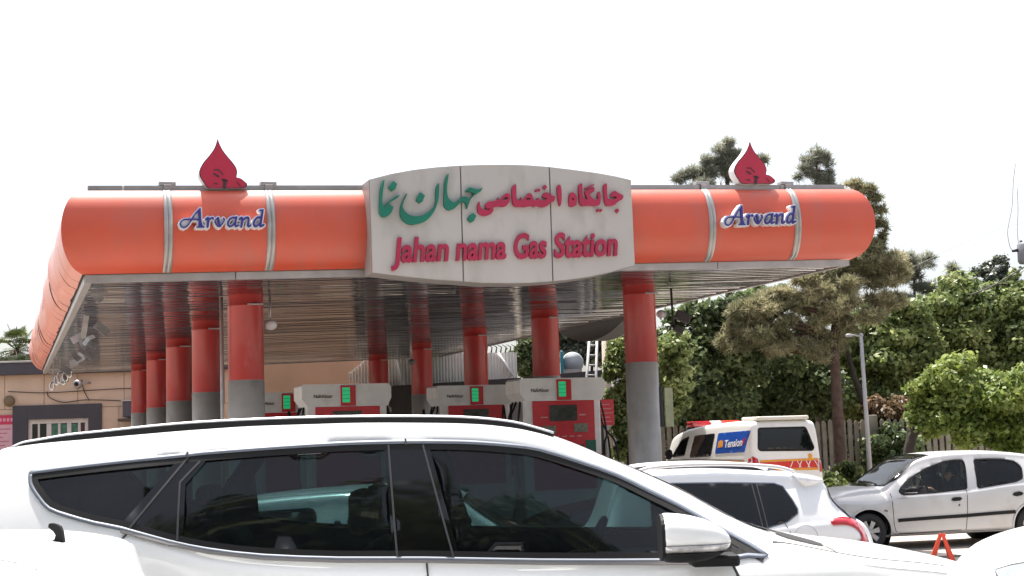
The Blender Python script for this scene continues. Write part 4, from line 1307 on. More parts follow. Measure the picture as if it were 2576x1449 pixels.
glass_o = [(53,1196),(57,1190),(70,1186),(200,1170),(330,1156),(460,1143),(500,1138),(680,1124),(859,1113),(1015,1109),(1110,1109),(1192,1111),(1292,1119),(1359,1136-7),(1459,1160),(1559,1196),(1640,1236),(1717,1274),(1830,1338),(1930,1396),
 (1880,1403),(1800,1412),(1659,1414),(1359,1413),(1072,1408),(859,1408),(667,1401),(533,1386),(433,1366),(313,1334),(240,1321),(167,1303),(117,1286),(87,1259),(68,1237),(57,1219)]
YG = -.84
go = suv.pxs(glass_o, YG)

def inset(poly, d):
    P = [Vector(p) for p in poly]; n = len(P); A = sum(P[i].x * P[(i + 1) % n].y - P[(i + 1) % n].x * P[i].y for i in range(n))
    sg = 1 if A > 0 else -1; out = []
    for i in range(n):
        t = (P[(i + 1) % n] - P[i - 1]).normalized()
        out.append(P[i] + Vector((-t.y, t.x)) * d * sg)
    return [tuple(p) for p in out]
gi = inset(go, .016)
gi2 = inset(go, .0215)
gq = suv.pxs([(70,1196),(200,1181),(330,1167),(446,1156),(322,1324),(240,1308),(170,1290),(125,1274),(98,1252),(74,1222)], YG)
gr = suv.pxs([(500,1151),(680,1137),(859,1126),(972,1122),(1002,1396),(859,1396),(667,1388),(560,1377),(457,1357),(452,1216),(494,1163)], YG)
gf = suv.pxs([(1066,1122),(1192,1123),(1290,1131),(1359,1144),(1459,1173),(1559,1210),(1640,1250),(1717,1288),(1800,1334),(1822,1350),(1812,1402),(1659,1403),(1359,1402),(1144,1399)], YG)
gt = suv.pxs([(1838,1352),(1908,1392),(1842,1402)], YG)

wq, wr_, wf_ = rounded(inset(gq, .006), .03), rounded(inset(gr, .006), .03), rounded(inset(gf, .006), .03)
for sg in (-1, 1):
    tr = suv.strip(smooth_loop([Vector(a) for a in inset(go, .007)], 2), .015, 'side', sg, .006, 'window_trim', CHROME, closed=True, dens=.02, h=.005)
    tr.data.polygons.foreach_set('use_smooth', [True] * len(tr.data.polygons))
    for q, nm in ((wq, 'quarter_window'), (wr_, 'rear_door_window'), (wf_, 'front_door_window')):
        suv.cut(q, 'side', sg)
        suv.patch(q, 'side', sg, -.003, nm, TINTG)
    suv.patch(gt, 'side', sg, .008, 'mirror_corner_panel', BLACK)
    for q in ([(436,1159),(506,1151),(508,1162),(462,1222),(468,1359),(308,1323)], [(962,1125),(1076,1124),(1158,1399),(992,1397)], [(1800,1330),(1842,1352),(1846,1402),(1806,1404)]):
        suv.patch(suv.pxs(q, YG), 'side', sg, .0075, 'pillar_cover', GLOSSB)
    seal = suv.strip(smooth_loop([Vector(a) for a in inset(go, .024)], 2), .030, 'side', sg, .005, 'window_seal', BLACK, closed=True, dens=.02, h=.003)
EDGE = mat('window_edge_grey', (.06, .062, .066), .7, spec=.2)
for pts in ([(972,1121),(1002,1399)], [(1060,1121),(1143,1402)], [(462,1154),(334,1328)], [(494,1163),(448,1216),(453,1358)]):
    suv.strip(suv.pxs(pts, YG), .008, 'side', -1, .0085, 'window_edge_strip', EDGE, h=.003)
for pts, w_ in (([(1072,1419),(1076,1449),(1080,1520)], .008), ([(313,1345),(270,1392),(240,1430),(180,1500)], .007), ([(1830,1352),(1836,1400),(1858,1449),(1880,1500)], .010), ([(1015,1107),(1017,1121)], .008), ([(460,1141),(456,1154)], .007)):
    suv.strip(suv.pxs(pts, YG if pts[0][1] < 1300 else -.93), w_, 'side', -1, .0125 if pts[0][1] < 1130 or pts[0][1] == 1141 else .001, 'door_gap', SEAM, h=.003)
# lower sill strip of the window line
suv.strip(suv.pxs([(313,1337),(433,1369),(533,1389),(667,1404),(859,1411),(1072,1411),(1359,1416),(1659,1417),(1760,1417)], YG), .012, 'side', -1, .012, 'sill_moulding', mat('grey_sill_strip', (.22, .21, .21), .4, metal=.3))
# hood joints
suv.strip([suv.px(x, y, -.72) for x, y in [(1934,1397),(2104,1414),(2260,1424),(2384,1434)]], .007, 'top', 1, .001, 'hood_gap', SEAM) if False else None
hs = [Vector((suv.px(x, y, -.80)[0], -.80)) for x, y in [(1945,1397),(2104,1413),(2260,1424),(2384,1434)]]
suv.strip([(p.x, -.80 + .02 * i) for i, p in enumerate(hs)], .007, 'top', 1, .0005, 'hood_gap', SEAM, h=.002)
x_a, x_b = suv.px(2084, 1380, -.4)[0], suv.px(2106, 1414, -.8)[0]
suv.strip([(x_a, -.35), (x_b, -.80)], .006, 'top', 1, .0005, 'hood_gap', SEAM, h=.002)
cwl = [(suv.px(1988, 1362, -.25)[0], -.45), (suv.px(2030, 1362, -.25)[0], -.30), (suv.px(2077, 1371, -.2)[0], -.22), (suv.px(2020, 1368, -.2)[0], -.24)]
suv.patch([(x_a - .22, -.62), (x_a - .02, -.40), (x_a + .03, -.1), (x_a + .03, .1), (x_a - .02, .40), (x_a - .22, .62), (x_a - .25, .5), (x_a - .16, 0), (x_a - .25, -.5)], 'top', 1, .003, 'cowl_vent', DARK)
# windscreen and rear glass
xw0, xw1 = ws[0][0] - .04, x_a - .26
suv.patch([(xw0, -.50), (xw1 - .22, -.66), (xw1, -.45), (xw1 + .04, 0), (xw1, .45), (xw1 - .22, .66), (xw0, .50), (xw0 - .03, 0)], 'top', 1, .003, 'windscreen', TINT)
suv.finish(lining=DARK)
MB().box((-2.0, -.80, .35), (1.0, .80, .50), .02).build('cabin_floor', DARK, suv.root)
def seat(car, x, y, z0, name='seat'):
    m = MB()
    m.box((x - .05, y - .25, z0), (x + .45, y + .25, z0 + .20), .06)
    m.box((x - .16, y - .24, z0 + .1), (x + .02, y + .24, z0 + .70), .07, Matrix.Translation((x, y, z0)) @ Matrix.Rotation(R(-14), 4, 'Y') @ Matrix.Translation((-x, -y, -z0)))
    m.box((x - .37, y - .13, z0 + .68), (x - .27, y + .13, z0 + .88), .04)
    m.build(name, SEATF, car.root)
for sx_, sz_ in ((-.38, .52), (-1.22, .54)):
    for sy_ in (-.38, .38): seat(suv, sx_, sy_, sz_)
MB().box((.45, -.78, .75), (1.0, .78, 1.02), .08).build('dashboard', BLACK, suv.root)
swc0 = Vector((.34, .38, 1.02)); ro0 = Matrix.Rotation(R(-64), 3, 'Y')
MB().tube([swc0 + ro0 @ Vector((.19 * math.cos(a), .19 * math.sin(a), 0)) for a in np.linspace(0, 2 * math.pi, 25)], .016, 8, cap=False).tube([swc0, swc0 + Vector((.3, 0, -.12))], .03, 8).build('steering_wheel', BLACK, suv.root)
# roof rails: bright bar on a dark foot
RAIL = mat('silver_roof_rail', (.66, .66, .67), .3, metal=.5)
railp = [(33,1121),(60,1110),(100,1103),(170,1091),(257,1082),(380,1069),(500,1059),(680,1050),(859,1045),(1000,1044),(1130,1045),(1220,1050),(1292,1059),(1345,1072),(1392,1086)]
for sg in (-1, 1):
    pr = [Vector((suv.px(x, y, -.60)[0], sg * .60, suv.px(x, y, -.60)[1] - .010)) for x, y in railp]
    pr = smooth_open(pr, 3)
    rr = MB().tube(pr, [.011] * len(pr), 8).build('roof_rail', RAIL, suv.root)
    foot = []
    vs, fs = [], []
    for p in pr:
        b_ = suv.proj(p.x, p.y, 'top', 1, -.01)
        vs += [(p.x, p.y - .012, p.z), (p.x, p.y - .016, b_.z), (p.x, p.y + .016, b_.z), (p.x, p.y + .012, p.z)]
    for i in range(len(pr) - 1):
        for e in range(3): fs.append((4 * i + e, 4 * i + e + 1, 4 * i + 5 + e, 4 * i + 4 + e))
    put('rail_foot', (vs, fs), BLACK, rr, False)
# door mirror
def door_mirror(car, c, sx, sy, sz, cap_mat, flip=1, lens=True):
    """shell: flat face to the rear (local -x*flip), rounded nose forward"""
    def shell(z0, z1, name, m_, par, grow=0.0, a0=-math.pi / 2, a1=math.pi / 2):
        vs, fs = [], []
        N, K = 18, 20
        prof = [(0.0, .93), (.03, .985), (.10, 1.0), (.25, .99), (.42, .94), (.60, .84), (.76, .68), (.90, .44), (.97, .24), (1.0, .03)]
        for (t, r_) in prof:
            for k in range(K):
                a = 2 * math.pi * k / K
                ca, sa = math.cos(a), math.sin(a)
                y = math.copysign(abs(ca) ** .75, ca) * r_ * (sy + grow)
                z = math.copysign(abs(sa) ** .75, sa) * r_ * (sz + grow) - .22 * sz * t
                z = max(z0, min(z1, z))
                vs.append(Vector(c) + Vector((flip * (t * sx), y, z)))
        L = len(prof)
        for i in range(L - 1):
            for k in range(K): fs.append((i * K + k, i * K + (k + 1) % K, (i + 1) * K + (k + 1) % K, (i + 1) * K + k))
        return put(name, (vs, fs), m_, par)
    cap = shell(-.28 * sz, 2, 'mirror_cap', cap_mat, car.root)
    shell(-2, -.60 * sz, 'mirror_base', BLACK, cap)
    shell(-.58 * sz, -.30 * sz, 'indicator_strip', mat('mirror_indicator', (.55, .53, .52), .2, metal=.3, var=.35, scale=30), cap, .003)
    vs = [Vector(c) + Vector((-.012 * flip, math.copysign(abs(math.cos(a)) ** .75, math.cos(a)) * sy * .94, math.copysign(abs(math.sin(a)) ** .75, math.sin(a)) * sz * .94)) for a in np.linspace(0, 2 * math.pi, 25)[:-1]]
    m = MB().add(vs + [v + Vector((.02 * flip, 0, 0)) for v in vs], [tuple(range(24)), tuple(range(47, 23, -1))] + [(i, (i + 1) % 24, 24 + (i + 1) % 24, 24 + i) for i in range(24)])
    m.build('mirror_edge', BLACK, cap)
    return cap
mc = suv.px(1667, 1352, -1.08)
m_ = door_mirror(suv, (mc[0], -1.08, mc[1]), .27, .11, .098, WPAINT)
b0, b1 = suv.px(1760, 1408, -1.05), suv.px(1850, 1412, -.92)
MB().box((b0[0] - .03, -1.06, b0[1] - .03), (b1[0], -.88, b0[1] + .015), .012).build('mirror_stalk', BLACK, m_)
for sg in (-1, 1):
    suv.patch([(sg * .5, .68), (sg * .82, .78), (sg * .76, .60), (sg * .52, .58)] if False else [(sg * .35, .66), (sg * .55, .72), (sg * .56, .60), (sg * .36, .58)], 'end', 1, .004, 'headlight', LAMPCLEAR)

# ---- generic helpers for the other cars
def side_windows(car, polys, yl, m_, seal=.02, cut=False, off=.006, name='side_window', both=True):
    for q in polys:
        p = rounded(car.pxs(q, yl) if isinstance(q[0][0], (int, float)) and abs(q[0][0]) > 20 else q, .045)
        for sg in ((-1, 1) if both else (-1,)):
            if cut: car.cut(p, 'side', sg)
            fr = car.strip(p, seal, 'side', sg, .002, 'window_seal', BLACK, closed=True)
            car.patch(p, 'side', sg, -.004 if cut else off, name, m_, fr)

# ---- white crossover behind the big one
x8 = Car('parked_car', (at(1900, 1250, 13.6).x, 13.6 + .85, GZ), R(3), .85)
tag(x8.root, 'white crossover car with roof rails and red curved tail lamp, seen past the foreground car', 'car', 'cars')
YQ = -.55
rf = x8.pxs([(1560, 1200), (1620, 1190), (1701, 1184), (1780, 1181), (1858, 1182), (1930, 1186), (1999, 1190), (2040, 1196), (2062, 1200)], YQ)
tl = x8.pxs([(2068, 1212), (2078, 1240), (2107, 1278), (2137, 1296), (2167, 1309), (2184, 1330), (2194, 1356), (2198, 1400)], -.45)
top = [(-2.55, .45), (-2.50, .66), (-2.3, .80), (-1.5, .93), (-1.1, 1.02), (-.85, 1.18), (-.55, 1.36)]
top = [(a, b) for a, b in top if a < rf[0][0] - .2] + rf + tl + [(tl[-1][0] + .03, .45)]
xr = rf[-1][0]
bl_ = x8.pxs([(1978, 1322), (2087, 1312), (2150, 1322)], -.85)
belt = [(-2.55, .4), (-2.3, .72), (-1.2, .92), (x8.px(1700, 1345, -.85)[0], x8.px(1700, 1345, -.85)[1])] + bl_ + [(tl[-1][0] + .03, .42)]
plan = [(-2.55, .62), (-2.3, .86), (-1.8, .97), (0, 1), (xr - .3, .99), (xr, .96), (tl[3][0], .90), (tl[-2][0], .80), (tl[-1][0] + .03, .76)]
x8.body(top, sorted(belt), .2, plan, e_roof=.74, m_=WPAINT2, drop=.10, wheels=[(-1.55, .32), (xr - .55, .32)], wr=.32)
wp = [(1640, 1228), (1697, 1219), (1830, 1217), (1955, 1219), (1975, 1226), (1995, 1258), (2006, 1281), (2005, 1291), (1978, 1311), (1924, 1327), (1840, 1338), (1640, 1342)]
p = x8.pxs(wp, -.76)
for sg in (-1, 1):
    x8.patch(inset(p, -.012), 'side', sg, .003, 'window_trim', CHROME)
    x8.patch(p, 'side', sg, .007, 'rear_side_window', TINT)
q = x8.pxs([(1897, 1219), (1916, 1329)], -.76)
for sg in (-1,): x8.strip(q, .010, 'side', sg, .008, 'window_divider', EDGE, h=.002); x8.strip([(a + .045, b) for a, b in q], .010, 'side', sg, .008, 'window_divider', EDGE, h=.002)
lamp = [(2087, 1314), (2094, 1307), (2117, 1303), (2150, 1308), (2170, 1320), (2184, 1336), (2191, 1356), (2188, 1368), (2165, 1372), (2145, 1371), (2150, 1364), (2167, 1356), (2163, 1339), (2140, 1324), (2115, 1321), (2094, 1322)]
for sg in (-1, 1): x8.patch([tuple(v) for v in smooth_loop([Vector(a) for a in x8.pxs(lamp, -.76)], 3)], 'side', sg, .008, 'tail_lamp', LAMPRED, step=.03, thick=.006)
x8.strip(x8.pxs([(1975, 1312), (1990, 1340), (2010, 1380)], -.85), .006, 'side', -1, .0005, 'door_gap', SEAM, h=.002)
fc = x8.px(2030, 1352, -.85)
x8.strip([(fc[0] + math.cos(a) * .11, fc[1] + math.sin(a) * .11) for a in np.linspace(0, 2 * math.pi, 24)[:-1]], .006, 'side', -1, .0005, 'fuel_flap_gap', mat('light_gap', (.45, .45, .47), .6), closed=True, h=.002)
hatch = [x8.px(x, y, -.4) for x, y in [(2070, 1225), (2132, 1290)]]
x8.patch([(-.58, hatch[1][1]), (-.50, hatch[0][1]), (.50, hatch[0][1]), (.58, hatch[1][1])], 'end', 1, .004, 'rear_window', TINT)
x8.patch([(hatch[0][0] - .01, -.60), (hatch[1][0], -.70), (hatch[1][0] + .03, 0), (hatch[1][0], .70), (hatch[0][0] - .01, .60)], 'top', 1, .012, 'hatch_glass', TINT)
x8.finish()
sp1 = x8.pxs([(1985, 1187), (2020, 1190), (2050, 1194), (2068, 1199), (2075, 1206), (2070, 1213), (2058, 1219), (2040, 1222), (2015, 1212)], -.50)
n9 = len(sp1); vs, fs = [], []
ys = [-.66, -.63, -.56, -.3, 0, .3, .56, .63, .66]
for y in ys:
    e_ = 1 - .55 * max(0, (abs(y) - .5) / .16) ** 2
    for i, (a, b) in enumerate(sp1): vs.append((sp1[0][0] + (a - sp1[0][0]) * e_, y, sp1[0][1] + (b - sp1[0][1]) * (.6 + .4 * e_) - .02 * (abs(y) / .66) ** 2))
for i in range(len(ys) - 1):
    for j in range(n9): fs.append((i * n9 + j, i * n9 + (j + 1) % n9, (i + 1) * n9 + (j + 1) % n9, (i + 1) * n9 + j))
fs += [tuple(range(n9)), tuple((len(ys) - 1) * n9 + j for j in range(n9))]
put('roof_spoiler', (vs, fs), WPAINT2, x8.root)
rp = [(1605, 1186), (1637, 1177), (1700, 1171), (1786, 1168), (1871, 1169), (1956, 1175), (1999, 1187)]
for sg in (-1, 1):
    pr = smooth_open([Vector((x8.px(x, y, -.58)[0], sg * .58, x8.px(x, y, -.58)[1])) for x, y in rp], 3)
    MB().tube(pr, .017, 8).build('roof_rail', mat('white_roof_rail', (.72, .72, .74), .3, metal=.2), x8.root)
"""
"""

# ---- silver hatchback with its driver
sh = Car('parked_car', (0, 0, 0), 0, .83)
YS2 = 17.0
pf = at(2200, 1379, 22.0)
yw = R(11)
ux = Vector((math.cos(yw), math.sin(yw), 0)); uy = Vector((-math.sin(yw), math.cos(yw), 0))
og = pf + uy * .83; og.z = on_z(2203, 1380, GZ).z
bpy.data.objects.remove(sh.root)
sh = Car('parked_car', (og.x, og.y, GZ), yw, .83)
tag(sh.root, 'dusty silver hatchback with black side moulding and a driver at the wheel', 'car', 'cars')
WX = sh.px(2190, 1338)[0]; WB = sh.px(2603, 1318)[0] - WX
roof = sh.pxs([(2299, 1153), (2335, 1143), (2394, 1136), (2464, 1133), (2530, 1136), (2576, 1141)], -.45)
wsx = sh.pxs([(2180, 1224), (2240, 1186)], -.3)
hd = sh.pxs([(2060, 1262), (2087, 1244), (2120, 1232), (2160, 1226)], -.35)
nose = hd[0][0]
xr0 = roof[-1][0]
top = [(nose - .30, .45), (nose - .26, .62), (nose - .15, .72)] + hd + wsx + roof + [(xr0 + .35, roof[-1][1] - .07), (xr0 + .62, roof[-1][1] - .22), (xr0 + .82, 1.02), (xr0 + .92, .86), (xr0 + .97, .6), (xr0 + .98, .42)]
bt = sh.pxs([(2200, 1262), (2259, 1247), (2350, 1240), (2430, 1234), (2560, 1216)], -.83)
belt = [(nose - .30, .42), (nose - .1, .66), (nose + .15, .76)] + bt + [(xr0 + .5, bt[-1][1] + .02), (xr0 + .98, .40)]
plan = [(nose - .30, .60), (nose - .1, .80), (nose + .3, .95), (WX + .4, 1), (xr0, 1), (xr0 + .5, .95), (xr0 + .98, .78)]
sh.body(top, sorted(belt), .20, plan, e_roof=.72, m_=SILVER, drop=.09, wheels=[(WX, .285), (WX + WB, .285)], wr=.285, n=190, shoulder=.95)
fw = sh.pxs([(2259, 1237), (2272, 1222), (2290, 1206), (2335, 1179), (2382, 1162), (2410, 1158), (2430, 1158), (2432, 1170), (2427, 1229), (2350, 1238), (2266, 1244)], -.72)
rw = sh.pxs([(2458, 1157), (2500, 1155), (2535, 1156), (2560, 1162), (2572, 1176), (2568, 1203), (2550, 1211), (2455, 1227)], -.72)
for nm, poly in (('front_side_window', fw), ('rear_side_window', rw)):
    p = rounded(poly, .03)
    for sg in (-1, 1):
        sh.cut(p, 'side', sg)
        fr = sh.strip(p, .022, 'side', sg, .002, 'window_seal', BLACK, closed=True)
        sh.patch(p, 'side', sg, -.004, nm, GLASS if nm[0] == 'f' else SMOKE, fr)
wx0, wx1 = sh.px(2183, 1224, -.3)[0], sh.px(2322, 1156, -.3)[0]
wpoly = [(wx0 + .12, -.62), (wx1 - .02, -.50), (wx1 + .02, 0), (wx1 - .02, .50), (wx0 + .12, .62), (wx0 - .0, .3), (wx0 - .03, 0), (wx0 - .0, -.3)]
sh.cut(wpoly, 'top', 0)
fr = sh.strip(wpoly, .03, 'top', 1, .002, 'window_seal', BLACK, closed=True)
sh.patch(wpoly, 'top', 1, -.003, 'windscreen', GLASS, fr)
sh.patch([(-.55, 1.05), (-.48, 1.30), (.48, 1.30), (.55, 1.05)], 'end', 1, .004, 'rear_window', TINT)
for pts in ([(2245, 1242), (2246, 1272), (2250, 1320), (2255, 1336), (2266, 1342), (2300, 1341), (2420, 1333)], [(2434, 1231), (2434, 1290), (2432, 1332)]):
    sh.strip(sh.pxs(pts, -.83), .010, 'side', -1, .0003, 'door_gap', SEAM, h=.002)
sh.strip(sh.pxs([(2260, 1309), (2340, 1303), (2430, 1297), (2500, 1291), (2554, 1287)], -.83), .050, 'side', -1, .004, 'side_moulding', BLACK, h=.014)
for hx, hy in ((2407, 1256), (2561, 1243)):
    a = sh.px(hx, hy)
    sh.patch([(a[0] - .09, a[1] - .012), (a[0] - .06, a[1] + .03), (a[0] + .05, a[1] + .034), (a[0] + .09, a[1] + .01), (a[0] + .05, a[1] - .022), (a[0] - .05, a[1] - .026)], 'side', -1, .004, 'door_handle', BLACK, thick=.012, step=.03)
a = sh.px(2322, 1288); a2 = sh.px(2412, 1271)
sh.strip([(sh.px(2413, 1268)[0], sh.px(2413, 1268)[1]), (sh.px(2414, 1273)[0], sh.px(2414, 1273)[1])], .02, 'side', -1, .002, 'lock_mark', SEAM)
rp = sh.px(2320, 1286)
cc_ = sh.px(2318, 1287)
ind = sh.px(2321, 1286)
sh.strip([(sh.px(2225, 1284)[0], sh.px(2225, 1284)[1]), (sh.px(2233, 1286)[0], sh.px(2233, 1286)[1])], .028, 'side', -1, .003, 'side_indicator', mat('dark_indicator', (.2, .13, .10), .3))
# arch lips and dark sill
for k in (0, 1):
    wxx = WX + WB * k
    sh.strip([(wxx + math.cos(t) * .348, .285 + math.sin(t) * .348) for t in np.linspace(-.25, math.pi + .25, 30)], .024, 'side', -1, .002, 'arch_lip', SILVER, h=.010)
sh.strip([(WX + .37, .215), (WX + WB - .38, .215)], .05, 'side', -1, .003, 'sill_underside', BLACK)
a0_ = sh.px(2298, 1154, -.2)
sh.finish(lining=CABIN)
MB().tube([Vector((a0_[0] + .06, 0, a0_[1] - .01)), Vector((a0_[0] + .10, 0, a0_[1] + .05))], .012, 6).build('aerial_stub', BLACK, sh.root)
# wipers
wz = sh.proj(wx0 + .02, -.1, 'top', 1, .0) if False else None
# interior: dark floor pan, seats, dash, wheel
it = MB()
it.box((nose + .9, -.70, .30), (xr0 + .8, .70, .42))
it.build('cabin_floor', SEATF, sh.root)
xs_seat = sh.px(2405, 1230)[0]
def hseat(x, y):
    m = MB()
    m.box((x - .42, y - .23, .42), (x + .06, y + .23, .58), .05)
    m.box((x - .02, y - .22, .55), (x + .13, y + .22, 1.08), .05, Matrix.Translation((x, y, .55)) @ Matrix.Rotation(R(12), 4, 'Y') @ Matrix.Translation((-x, -y, -.55)))
    m.box((x + .13, y - .13, 1.10), (x + .22, y + .13, 1.28), .04)
    m.build('seat', SEATF, sh.root)
hseat(xs_seat + .06, -.34); hseat(xs_seat + .06, .34); hseat(xs_seat + .95, -.3); hseat(xs_seat + .95, .3)
MB().box((wx0 + .18, -.66, .72), (wx0 + .62, .66, .90), .06).build('dashboard', BLACK, sh.root)
swc = Vector((wx0 + .86, -.34, .90))
rot = Matrix.Rotation(R(62), 3, 'Y')
pts = [swc + rot @ Vector((.185 * math.cos(a), .185 * math.sin(a), 0)) for a in np.linspace(0, 2 * math.pi, 25)]
m = MB().tube(pts, .015, 8, cap=False)
m.tube([swc + rot @ Vector((0, -.17, 0)), swc + rot @ Vector((0, .17, 0))], .014, 6).tube([swc, swc + Vector((-.3, 0, -.12))], .03, 8)
m.build('steering_wheel', BLACK, sh.root)
# mirror on the near door
mz = sh.px(2288, 1235, -.98)
dm = door_mirror(sh, (mz[0] + .10, -.95, mz[1]), .16, .09, .062, BLACK, flip=-1)
# driver
def skin_chain(name, nodes, links, m_, parent, root=0, sub=2):
    me = bpy.data.meshes.new(name)
    me.from_pydata([n[0] for n in nodes], links, [])
    o = bpy.data.objects.new(name, me); col.objects.link(o)
    sk_ = o.modifiers.new('skin', 'SKIN')
    for v, n in zip(me.skin_vertices[0].data, nodes):
        v.radius = n[1] if isinstance(n[1], tuple) else (n[1], n[1])
    me.skin_vertices[0].data[root].use_root = True
    sk_.use_smooth_shade = True
    ss = o.modifiers.new('sub', 'SUBSURF'); ss.levels = ss.render_levels = sub
    me.materials.append(m_)
    if parent: o.parent = parent
    return o
def driver(dr, swl, rot, shirt_m):
    hip = Vector((.12, 0, -.66)); ch = Vector((.10, 0, -.30)); nk = Vector((.045, 0, -.13))
    hd_ = Vector((.0, 0, .0))
    gl_, gr_ = swl + rot @ Vector((.02, -.185, 0)), swl + rot @ Vector((.02, .185, 0))
    sl_, sr_ = Vector((.08, -.19, -.22)), Vector((.08, .19, -.22))
    el, er = Vector((-.14, -.26, -.42)), Vector((-.14, .26, -.42))
    nodes = [(hip, (.16, .13)), (Vector((.12, 0, -.48)), (.15, .115)), (ch, (.165, .12)), (Vector((.07, 0, -.19)), (.085, .075)), (nk, .056), (Vector((.02, 0, -.07)), .058),
             (sl_, .068), (el, .048), (gl_ + Vector((.05, 0, 0)), .032), (gl_, .03), (sr_, .068), (er, .048), (gr_ + Vector((.05, 0, 0)), .032), (gr_, .03),
             (Vector((-.25, -.1, -.62)), .085), (Vector((-.28, .1, -.62)), .085)]
    body = skin_chain('body', nodes, [(0, 1), (1, 2), (2, 3), (3, 4), (4, 5), (2, 6), (6, 7), (7, 8), (8, 9), (2, 10), (10, 11), (11, 12), (12, 13), (0, 14), (0, 15)], SKIN, dr)
    nodes = [(hip, (.17, .14)), (Vector((.12, 0, -.48)), (.16, .125)), (ch, (.175, .13)), (Vector((.072, 0, -.195)), (.09, .08)), (sl_, .078), (sl_.lerp(el, .75), .062), (sr_, .078), (sr_.lerp(er, .75), .062)]
    skin_chain('shirt', nodes, [(0, 1), (1, 2), (2, 3), (2, 4), (4, 5), (2, 6), (6, 7)], shirt_m, dr)
    hm = MB()
    prof = []
    vs, fs = [], []
    N, K = 16, 20
    for j in range(N + 1):
        a = math.pi * j / N
        for k in range(K):
            w_ = 2 * math.pi * k / K
            x, y, z = math.sin(a) * math.cos(w_) * .095, math.sin(a) * math.sin(w_) * .076, math.cos(a) * .118
            if x < 0 and z < 0: x *= 1 + .25 * z / .118 * (1 if abs(y) > .03 else .2); y *= 1 + .25 * z / .118
            if x < -.02: x -= .028 * math.exp(-((z + .012) / .022) ** 2 - (y / .016) ** 2)      # nose
            if x < -.02: x += .010 * math.exp(-((z - .022) / .014) ** 2 - ((abs(y) - .032) / .018) ** 2)  # eye sockets
            if x < -.02: x -= .008 * math.exp(-((z + .058) / .010) ** 2 - (y / .024) ** 2)      # lips
            if x < -.02: x -= .010 * math.exp(-((z + .098) / .016) ** 2 - (y / .025) ** 2)      # chin
            vs.append((x, y, z))
    for j in range(N):
        for k in range(K): fs.append((j * K + k, (j + 1) * K + k, (j + 1) * K + (k + 1) % K, j * K + (k + 1) % K))
    put('head', (vs, fs), SKIN, dr)
    MB().ell((.012, -.078, -.005), (.022, .010, .032)).ell((.012, .078, -.005), (.022, .010, .032)).build('ears', SKIN, dr)
    MB().ell((-.080, -.032, .022), (.010, .013, .009)).ell((-.080, .032, .022), (.010, .013, .009)).build('eyes', INK, dr)
    vs2, fs2 = [], []
    for j in range(N + 1):
        a = math.pi * j / N * .62
        for k in range(K):
            w_ = 2 * math.pi * k / K
            c_ = math.cos(w_)
            aa = a * (1.0 if c_ > -.2 else .62)
            vs2.append((math.sin(aa) * c_ * .106 + .006, math.sin(aa) * math.sin(w_) * .087, math.cos(aa) * .130 + .004))
    for j in range(N):
        for k in range(K): fs2.append((j * K + k, (j + 1) * K + k, (j + 1) * K + (k + 1) % K, j * K + (k + 1) % K))
    put('hair', (vs2, fs2), HAIR, dr)
    for g_, sgn in ((gl_, -1), (gr_, 1)):
        lens_ = (.070, .080, .075, .058)
        for k in range(4):
            o_ = g_ + Vector((.0, sgn * -.012, .028 - .019 * k))
            L = lens_[k]
            nn = [(o_, .0095), (o_ + Vector((-L * .45, sgn * .012, .004)), .009), (o_ + Vector((-L * .75, sgn * -.012, .002)), .0085), (o_ + Vector((-L * .70, sgn * -.032, 0)), .008)]
            skin_chain('finger', nn, [(0, 1), (1, 2), (2, 3)], SKIN, dr, 0, 1)
        nn = [(g_ + Vector((.012, 0, .02)), .011), (g_ + Vector((-.02, sgn * -.035, .035)), .010), (g_ + Vector((-.05, sgn * -.045, .030)), .009)]
        skin_chain('thumb', nn, [(0, 1), (1, 2)], SKIN, dr, 0, 1)

hp = sh.px(2391, 1196, -.34)
dr = empty('person', sh.M @ Vector((hp[0], -.34, hp[1])), yw)
tag(dr, 'driver with black hair and slate blue shirt at the wheel of the silver hatchback', 'person')
driver(dr, swc - Vector((hp[0], -.34, hp[1])), rot, SHIRT)
# the foreground car's driver, a dim profile on the far side (the figure faces local -x, so turn it round)
hp2 = suv.px(1128, 1308, .38)
dr2 = empty('person', suv.M @ Vector((hp2[0], .38, hp2[1])), math.pi)
tag(dr2, 'driver in dark clothes seen as a dim profile inside the big white car', 'person')
q_ = swc0 - Vector((hp2[0], .38, hp2[1]))
driver(dr2, Vector((-q_.x, -q_.y, q_.z)), Matrix.Rotation(R(64), 3, 'Y'), SEATF)

# ---- ambulance style van
VY = -math.pi / 2 + PHI
c0 = at(1883, 1240, 31.0)
vx = Vector((math.cos(VY), math.sin(VY), 0)); vy = Vector((-math.sin(VY), math.cos(VY), 0))
vo = Vector((c0.x, c0.y, GZ)) + vy * .92
van = Car('parked_van', (vo.x, vo.y, GZ), VY, .92)
tag(van.root, 'white ambulance van with red and white roof light bar and red and orange stripes', 'van')
rl = van.pxs([(1700, 1097), (1712, 1088), (1743, 1075), (1775, 1068), (1807, 1063.5), (1850, 1059), (1880, 1058)], -.72)
rl = [(a, b) for a, b in rl if a < -.12]
zr = rl[-1][1]
x_w = rl[0][0]
top = [(x_w - 1.25, .5), (x_w - 1.2, .80), (x_w - 1.0, 1.0), (x_w - .55, 1.16)] + [(a, b) for a, b in rl] + [(-.10, zr - .02), (-.02, zr - .12), (.015, 1.45), (.06, 1.1), (.09, .8), (.10, .42)]
belt = [(x_w - 1.25, .45), (x_w - .9, .95), (x_w - .3, 1.12), (x_w + .3, 1.16), (-1, 1.18), (.0, 1.18), (.10, .40)]
plan = [(x_w - 1.25, .70), (x_w - 1.0, .88), (x_w - .5, .97), (x_w, 1), (-.25, 1), (-.05, .97), (.06, .93), (.10, .90)]
